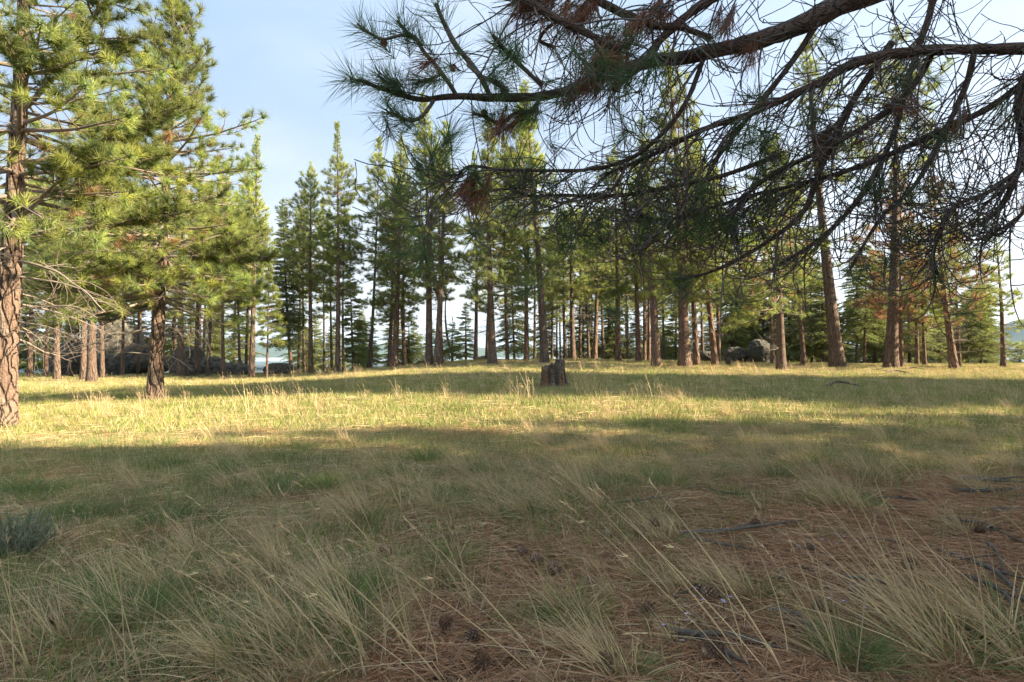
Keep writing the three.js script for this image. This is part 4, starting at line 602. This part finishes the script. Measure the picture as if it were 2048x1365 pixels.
function fallen(points, r0, label, name, seed, group, arch = 0) {        // a stick lying on the ground
  const r = rng(seed), [x0, z0] = points[0], t = thing(name, x0, z0, label, name === 'log' ? 'log' : 'stick', group), m = new MB();
  const ctrl = points.map(([x, z], k) => V(x - x0, ground(x, z) - t.position.y + r0 * 0.7 + 0.03 + arch * Math.sin(k / Math.max(1, points.length - 1) * Math.PI) * r(), z - z0));
  const c = curve(ctrl, Math.max(10, points.length * 6)); const tone = pick(r, [[0.11, 0.09, 0.07], [0.09, 0.072, 0.056], [0.14, 0.118, 0.094]]);
  m.tube(c, c.map((_, k) => mix(r0 * 0.95, r0 * 0.42, k / (c.length - 1))), 9, tone, { wobble: 0.32, phase: seed }); part('stem', m.build(), M.stick, t);
  if (points.length > 2) { const w = new MB(), u = c[Math.floor(c.length * 0.55)], d = endDir(c).addScaledVector(V(r() - 0.5, 0.08, r() - 0.5), 1.4), s = shoot(r, u, d, 0.16 + 0.22 * r(), 5, -0.1, 0.15); w.tube(s, s.map((_, k) => mix(r0 * 0.55, 0.003, k / 5)), 6, tone, { wobble: 0.2 }); part('side_twig', w.build(), M.stick, t); }
}
const STICKS = { a: ['forked grey stick curving over the needles below the dry grass', 0.013], b: ['long bent dark stick on the bronze needles', 0.016], c: ['dark stick branching down from the long bent stick', 0.012], d: ['short thick dark twig in the middle of the needle bed', 0.014], e: ['long rough grey stick at the bottom among dry blades', 0.015], f: ['thick grey stick crossing the long rough one at the bottom', 0.014], g: ['long dark bough lying at the right edge', 0.018], h: ['thin arched stick beside the dark bough at right edge', 0.010], j: ['pale grey stick at the right edge below the log', 0.02], k: ['straight dark stick near the big bunch of grass', 0.013], l: ['crooked dark twig pointing down by the lower grass clump', 0.012], m: ['curved grey stick under the central dry grass', 0.010], n: ['short grey stick leaning on cones near the bottom centre', 0.012], o: ['thin arched grey twig at lower centre', 0.008], p: ['dark stick slanting down beside the straight dark one', 0.014], q: ['dark stick behind the purple flowers', 0.010], r: ['thin dark twig just below the forked grey stick', 0.008], s: ['dark crooked stick running to the bottom right clump', 0.011], t: ['short upright grey twig by the bottom right clump', 0.011], u: ['dark dead branch lying before the grass at far right', 0.02], v: ['dark dead branch low at the right edge', 0.016], w: ['dark stick lowest at the right edge', 0.016] };
Object.entries(STICKS).forEach(([k, [label, r0]], i) => fallen(SPOTS['stick_' + k], r0, label, 'stick', 700 + i, 'fallen sticks on the needle bed', 0.05));
fallen(SPOTS.log_i, 0.028, 'weathered pale log end at the right edge behind the needle bed', 'log', 760, null, 0.02);
{
  const names = ['small pale broken root at the foot of the forked pine', 'dark log chunk lying on the grass below the black trunk', 'mottled rotten snag in the sunlit grass at right', 'thin pale branch lying on the grass at right', 'dark bent branch in the grass right of the black trunk', 'thin brown branch lying on the sunny crest left of the stump'];
  SPOTS.logs.forEach(([x, z], k) => fallen([[x - 0.45, z], [x - 0.1, z - 0.12], [x + 0.4, z + 0.06]], [0.07, 0.035, 0.045, 0.022, 0.028, 0.02][k], names[k], 'log', 780 + k, 'fallen wood in the meadow', 0.12));
  const cg = [coneGeometry(1, 10, 7), coneGeometry(2, 10, 7)], r = rng(55);
  SPOTS.cones.forEach(([x, z], k) => { const t = thing('pine_cone', x, z, 'open brown pine cone lying on the bronze needles', 'pine cone', 'pine cones on the needle bed'), s = 0.62 + 0.3 * r(), c = part('scales', cg[k % 2], M.cone, t); c.scale.setScalar(s); c.rotation.set(1.3 + r() * 0.5, 0, r() * 0.4); t.rotation.y = r() * 6.28; c.position.y = 0.045 * s + 0.03; });
  const where = ['purple flower sprig in the middle of the needle bed', 'purple flower sprig right of the middle of the needle bed', 'purple flower sprig at lower centre of the needle bed', 'purple flower sprig lowest on the needle bed', 'pale purple flower sprig above the lowest right grass clump'];
  SPOTS.flowers.forEach(([x, z], k) => {
    const t = thing('wildflower', x, z, where[k], 'flower', 'purple flowers on the needle bed'), st = new MB(), lf = new MB();
    for (let q = 0; q < 9; q++) {
      const a = r() * 6.28, R = 0.03 + r() * 0.16, s = shoot(r, V(Math.cos(a) * R * 0.6, -0.01, Math.sin(a) * R * 0.6), V(Math.cos(a) * 0.4, 1, Math.sin(a) * 0.4), 0.05 + 0.05 * r(), 4, 0, 0.1); st.tube(s, [0.0016, 0.0014, 0.0013, 0.0012, 0.001], 4, [0.10, 0.14, 0.05]);
      for (let j = 0; j < 5; j++) tuft(lf, r, s[1 + (j % 3)], V(0, 1, 0), 2, 0.03, 0.005, [0.10, 0.15, 0.06], { open: 1 });
      if (q < 6) { const f = new MB(), p = s[4]; for (let j = 0; j < 5; j++) { const b = j / 5 * 6.28, d = 0.011; f.tri([p.x, p.y, p.z], [p.x + Math.cos(b - 0.5) * d, p.y + 0.003, p.z + Math.sin(b - 0.5) * d], [p.x + Math.cos(b + 0.5) * d, p.y + 0.004, p.z + Math.sin(b + 0.5) * d], WHITE); } part('blossom', f.build(), M.petal, t); }
    }
    part('stems', st.build(), M.stick, t); part('leaves', lf.build(), M.grass, t);
  });
  // a low grey green bush at the left edge
  const [sx, sz] = SPOTS.shrub[0], b = thing('bush', sx, sz, 'low grey green bush at the left edge of the foreground', 'bush'), wood = new MB(), leaf = new MB(), q = rng(91);
  for (let k = 0; k < 55; k++) { const a = q() * 6.28, tilt = 0.15 + 0.75 * q(), s = shoot(q, V(Math.cos(a) * 0.05, -0.02, Math.sin(a) * 0.05), V(Math.cos(a) * tilt, 1, Math.sin(a) * tilt), 0.17 + 0.15 * q(), 6, 0.3, 0.12); wood.tube(s, s.map((_, j) => mix(0.005, 0.0018, j / 6)), 4, [0.2, 0.17, 0.13]); for (let j = 2; j <= 6; j++) tuft(leaf, q, s[j], endDir(s), 7, 0.055, 0.007, pick(q, [[0.24, 0.27, 0.17], [0.19, 0.24, 0.13], [0.28, 0.29, 0.19]]), { back: 0.05, open: 0.8 }); }
  part('stems', wood.build(), M.stick, b); part('leaves', leaf.build(), M.grass, b);
}

// ---------------------------------------------------------------- grass, dry stalks and needle litter
function blade(m, r, p, dir, len, w, col, bend, n = 3, seeds = false) {
  const d = dir.clone().normalize(), q = p.clone(), side = V().crossVectors(d, unit(r)).normalize(); const kink = r() < 0.16 && n > 2 ? 1 + Math.floor(r() * (n - 1)) : -1; let L = null, R = null;
  for (let k = 0; k <= n; k++) {
    const ww = w * 0.5 * (1 - 0.85 * Math.pow(k / n, 1.6)), a = [q.x - side.x * ww, q.y - side.y * ww, q.z - side.z * ww], b = [q.x + side.x * ww, q.y + side.y * ww, q.z + side.z * ww];
    if (L) { if (k === n) m.tri(L, R, [q.x, q.y, q.z], col); else { m.tri(L, R, b, col); m.tri(L, b, a, col); } }
    L = a; R = b; if (k === kink) { d.x += (r() - 0.6) * 1.6; d.y -= r() * 0.9; d.z += (r() - 0.5) * 1.4; } d.x += bend.x / n; d.y += bend.y / n; d.z += bend.z / n; d.normalize(); q.addScaledVector(d, len / n);
  }
  if (seeds) tuft(m, r, q.addScaledVector(d, -len / n), d, 9, 0.03, w * 1.1, col, { back: 0.09, open: 0.32 });
}
const tone = (r, list) => { const f = 0.75 + 0.5 * r(); return pick(r, list).map((c) => c * f); };
const STRAWS = [STRAW, [0.68, 0.53, 0.30], [0.54, 0.40, 0.205], [0.50, 0.385, 0.22]], GREENS = [GREEN, [0.26, 0.325, 0.07], [0.19, 0.25, 0.065], [0.32, 0.345, 0.09]], BLUES = [BLUEGREEN, [0.185, 0.25, 0.068], [0.145, 0.20, 0.068]];
function turf(seed, n, R, hi, wid, strawShare, greens = GREENS) { const r = rng(seed), m = new MB(); for (let k = 0; k < n; k++) { const a = r() * 6.28, q = Math.sqrt(r()) * R, straw = r() < strawShare, len = hi * (0.45 + 0.75 * r()); blade(m, r, V(Math.cos(a) * q, -0.015, Math.sin(a) * q), V((r() - 0.6) * 0.9, straw ? 0.7 : 1, (r() - 0.5) * 0.9), len, wid * (0.7 + 0.6 * r()), tone(r, straw ? STRAWS : greens), V((r() - 0.6) * 0.9, -0.5 * r(), (r() - 0.5) * 0.9), 2); } return m.build(); }
function thatch(seed, n, R, wid) { const r = rng(seed), m = new MB(); for (let k = 0; k < n; k++) { const a = r() * 6.28, q = Math.sqrt(r()) * R, b = r() * 6.28; blade(m, r, V(Math.cos(a) * q, 0.005 + 0.04 * r(), Math.sin(a) * q), V(Math.cos(b), 0.05 + 0.22 * r(), Math.sin(b)), 0.14 + 0.2 * r(), wid * (0.7 + 0.6 * r()), tone(r, STRAWS), V((r() - 0.5) * 0.8, -0.35, (r() - 0.5) * 0.8), 3); } return m.build(); }
function clump(seed, n, hi, wid, list, spread = 0.75) { const r = rng(seed), m = new MB(); for (let k = 0; k < n; k++) { const a = r() * 6.28, q = r() * 0.06, tilt = Math.pow(r(), 0.7) * spread; blade(m, r, V(Math.cos(a) * q, -0.01, Math.sin(a) * q), V(Math.cos(a) * tilt - 0.12, 1, Math.sin(a) * tilt), hi * (0.5 + 0.6 * r()), wid * (0.7 + 0.6 * r()), tone(r, list), V(Math.cos(a) * 0.7, -0.55 * r(), Math.sin(a) * 0.7), 3); } return m.build(); }
// a bunch of dry grass, its long stems bent to the left
function bunchgrass(seed, stems, basal, hi) {
  const r = rng(seed), m = new MB();
  for (let k = 0; k < stems; k++) { const a = r() * 6.28, q = r() * 0.09, lean = 0.1 + 1.1 * r(); blade(m, r, V(Math.cos(a) * q, -0.01, Math.sin(a) * q), V(-lean + (r() - 0.5) * 0.7, 1, (r() - 0.6) * 1.0), hi * (0.35 + 0.75 * r()), 0.0023 + 0.0025 * r(), tone(r, STRAWS), V(-0.7 * r(), -0.5 * r(), (r() - 0.5) * 0.6), 5); }
  for (let k = 0; k < basal; k++) { const a = r() * 6.28, q = r() * 0.09, tilt = 0.3 + r() * 1.0; blade(m, r, V(Math.cos(a) * q, -0.01, Math.sin(a) * q), V(Math.cos(a) * tilt - 0.25, 0.9, Math.sin(a) * tilt), hi * (0.25 + 0.3 * r()), 0.003 + 0.0026 * r(), tone(r, r() < 0.4 ? STRAWS : BLUES), V(Math.cos(a) * 0.8 - 0.2, -0.8 * r(), Math.sin(a) * 0.8), 4); }
  return m.build();
}
function seedStalks(seed, n, hi, wid, lean = 0.62) { const r = rng(seed), m = new MB(); for (let k = 0; k < n; k++) { const a = r() * 6.28, q = r() * 0.10; blade(m, r, V(Math.cos(a) * q, -0.01, Math.sin(a) * q), V((r() - lean) * 0.9, 1, (r() - 0.5) * 0.5), hi * (0.55 + 0.55 * r()), wid, tone(r, STRAWS), V((r() - lean) * 0.6, -0.3 * r(), (r() - 0.5) * 0.3), 4, true); } return m.build(); }
function needleLitter(seed, n, R) { const r = rng(seed), m = new MB(), cols = [BRONZE, [0.50, 0.28, 0.14], [0.30, 0.145, 0.07], [0.44, 0.29, 0.16], [0.36, 0.19, 0.095]]; for (let k = 0; k < n; k++) { const a = r() * 6.28, q = Math.sqrt(r()) * R, b = r() * 6.28, c = tone(r, cols), p = V(Math.cos(a) * q, 0.004 + 0.045 * r(), Math.sin(a) * q), tilt = (r() - 0.5) * 0.35; for (let j = 0; j < 2; j++) blade(m, r, p, V(Math.cos(b + j * 0.14), tilt, Math.sin(b + j * 0.14)), 0.11 + 0.07 * r(), 0.0024, c, V((r() - 0.5) * 0.3, -0.1 * r(), (r() - 0.5) * 0.3), 2); } return m.build(); }
{
  const r = rng(2024), at = (x, z, s, turn = r() * 6.28) => new THREE.Matrix4().compose(V(x, ground(x, z), z), new THREE.Quaternion().setFromAxisAngle(up, turn), V(s, s * (0.85 + 0.3 * r()), s)), shade = (k = 1) => { const f = k * (0.85 + 0.3 * r()); return rgb(f, f, f); };
  const near = [turf(1, 120, 0.2, 0.13, 0.0034, 0.45), turf(2, 120, 0.2, 0.10, 0.0034, 0.65), turf(3, 110, 0.2, 0.16, 0.0032, 0.25, BLUES)], far = [turf(4, 90, 0.26, 0.14, 0.008, 0.42), turf(5, 90, 0.26, 0.12, 0.008, 0.68), turf(6, 90, 0.26, 0.15, 0.008, 0.25)], mats = [thatch(7, 90, 0.26, 0.0034), thatch(8, 60, 0.32, 0.009)], lit = [needleLitter(9, 230, 0.26), needleLitter(10, 230, 0.26)];
  const L = { near: [[], [], []], far: [[], [], []], mats: [[], []], lit: [[], []] };
  for (let d = 1.6; d < 33;) {
    const step = d < 8 ? 0.17 : d < 16 ? 0.24 : 0.30, half = 0.86 * d + 1.6;
    for (let x = -half; x < half; x += step) {
      const px = x + (r() - 0.5) * step * 1.2, pz = -(d + (r() - 0.5) * step * 1.2), l = litterShare(px, pz), g = greenShare(px, pz), close = d < 9;
      if (r() < 1 - l * (close ? 0.89 : 0.62)) { const u = r() * 0.7 + g * 0.6 - 0.15, k = u > 0.72 ? 2 : u > 0.38 ? 0 : 1; (close ? L.near : L.far)[k].push([at(px, pz, 0.8 + 0.5 * r()), shade()]); }
      if (r() < (close ? 0.55 : 0.35) * (1 - 0.9 * l)) L.mats[close ? 0 : 1].push([at(px, pz, 0.8 + 0.5 * r()), shade()]);
      if (d < 11 && r() < (0.15 + l) * 0.68) L.lit[k2(r)].push([at(px, pz, 0.9 + 0.4 * r()), shade()]);
    }
    d += step;
  }
  function k2(q) { return q() < 0.5 ? 0 : 1; }
  const stuff = (name, label, sets, material) => { const g = new THREE.Group(); g.name = name; tag(g, label, name.split('_').pop(), null, 'stuff'); scene.add(g); sets.forEach(([geo, list]) => list.length && scatter(name + '_patch', geo, material, list, g)); };
  stuff('meadow_grass', 'short green and straw coloured grass covering the meadow', [...near.map((g, k) => [g, L.near[k]]), ...far.map((g, k) => [g, L.far[k]])], M.grass);
  stuff('matted_grass', 'flattened dry straw lying between the grass', mats.map((g, k) => [g, L.mats[k]]), M.grass);
  stuff('needle_litter', 'fallen bronze pine needles covering the foreground soil', lit.map((g, k) => [g, L.lit[k]]), M.litter);
  // bunches of dry grass and green clumps
  const bg = [bunchgrass(21, 62, 80, 0.52), bunchgrass(22, 46, 84, 0.44), bunchgrass(23, 74, 70, 0.58)], gc = [clump(24, 110, 0.30, 0.0034, BLUES), clump(25, 90, 0.26, 0.0034, [...BLUES, ...GREENS, STRAW])], st = [seedStalks(26, 9, 0.72, 0.0052, 0.85), seedStalks(27, 6, 0.95, 0.0058, 0.95), seedStalks(28, 10, 0.55, 0.008)];
  const B = [[], [], []], C = [[], []], S = [[], [], []], tilt = () => (r() - 0.5) * 1.3;
  for (const [x, z, s] of SPOTS.bunch) { B[Math.floor(r() * 3)].push([at(x, z, s * (0.9 + 0.2 * r()), tilt()), shade()]); for (let k = 0; k < 4; k++) B[Math.floor(r() * 3)].push([at(x + (r() - 0.5) * 0.6, z + (r() - 0.5) * 0.5, s * (0.4 + 0.4 * r()), tilt()), shade()]); C[k2(r)].push([at(x + 0.05, z, s * 0.9), shade()]); }
  for (const [x, z] of SPOTS.green) for (let k = 0; k < 4; k++) C[k2(r)].push([at(x + (r() - 0.5) * 0.3, z + (r() - 0.5) * 0.3, 0.7 + 0.5 * r()), shade()]);
  for (const [x, z] of SPOTS.edge) { const cx = x + (r() - 0.5) * 1.6, n = Math.floor(r() * r() * 7); for (let k = 0; k < n; k++) S[2].push([at(cx + (r() - 0.5) * 1.0, z + (r() - 0.5) * 1.6, 0.45 + 0.75 * r(), tilt()), shade()]); }
  for (const [x, z] of SPOTS.stalks) S[k2(r)].push([at(x, z, 1, tilt()), shade()]);
  for (let k = 0; k < 1000; k++) {                                  // the rest, thicker in drifts and to the right
    const d = 2 + 22 * Math.pow(r(), 0.65), x = (r() * 2 - 1) * (0.85 * d + 0.5), z = -d, n = fbm(x * 0.5 + 70, z * 0.5, 6.5, 3), l = litterShare(x, z);
    if (r() < smooth(0.42, 0.62, n + 0.16 * smooth(-2, 4, x) * smooth(13, 9, d) * smooth(4, 5.5, d)) * (1 - 0.85 * l)) { if (d < 12) B[Math.floor(r() * 3)].push([at(x, z, 0.5 + 0.45 * r(), tilt()), shade()]); else S[2].push([at(x, z, 0.4 + 0.5 * r(), tilt()), shade()]); }
    else if (r() < 0.6 * (1 - l) && d < 14) C[k2(r)].push([at(x, z, 0.45 + 0.5 * r()), shade()]);
    else if (r() < 0.25) S[d < 9 ? k2(r) : 2].push([at(x, z, 0.5 + 0.4 * r(), tilt()), shade()]);
  }
  stuff('dry_bunchgrass', 'long straw coloured bunchgrass bent to the left', bg.map((g, k) => [g, B[k]]), M.grass);
  stuff('green_grass', 'dark green clumps of fresh grass in the foreground', gc.map((g, k) => [g, C[k]]), M.grass);
  stuff('seed_grass', 'thin dry upright grass stalks over the meadow', st.map((g, k) => [g, S[k]]), M.grass);
}
renderer.render(scene, camera);
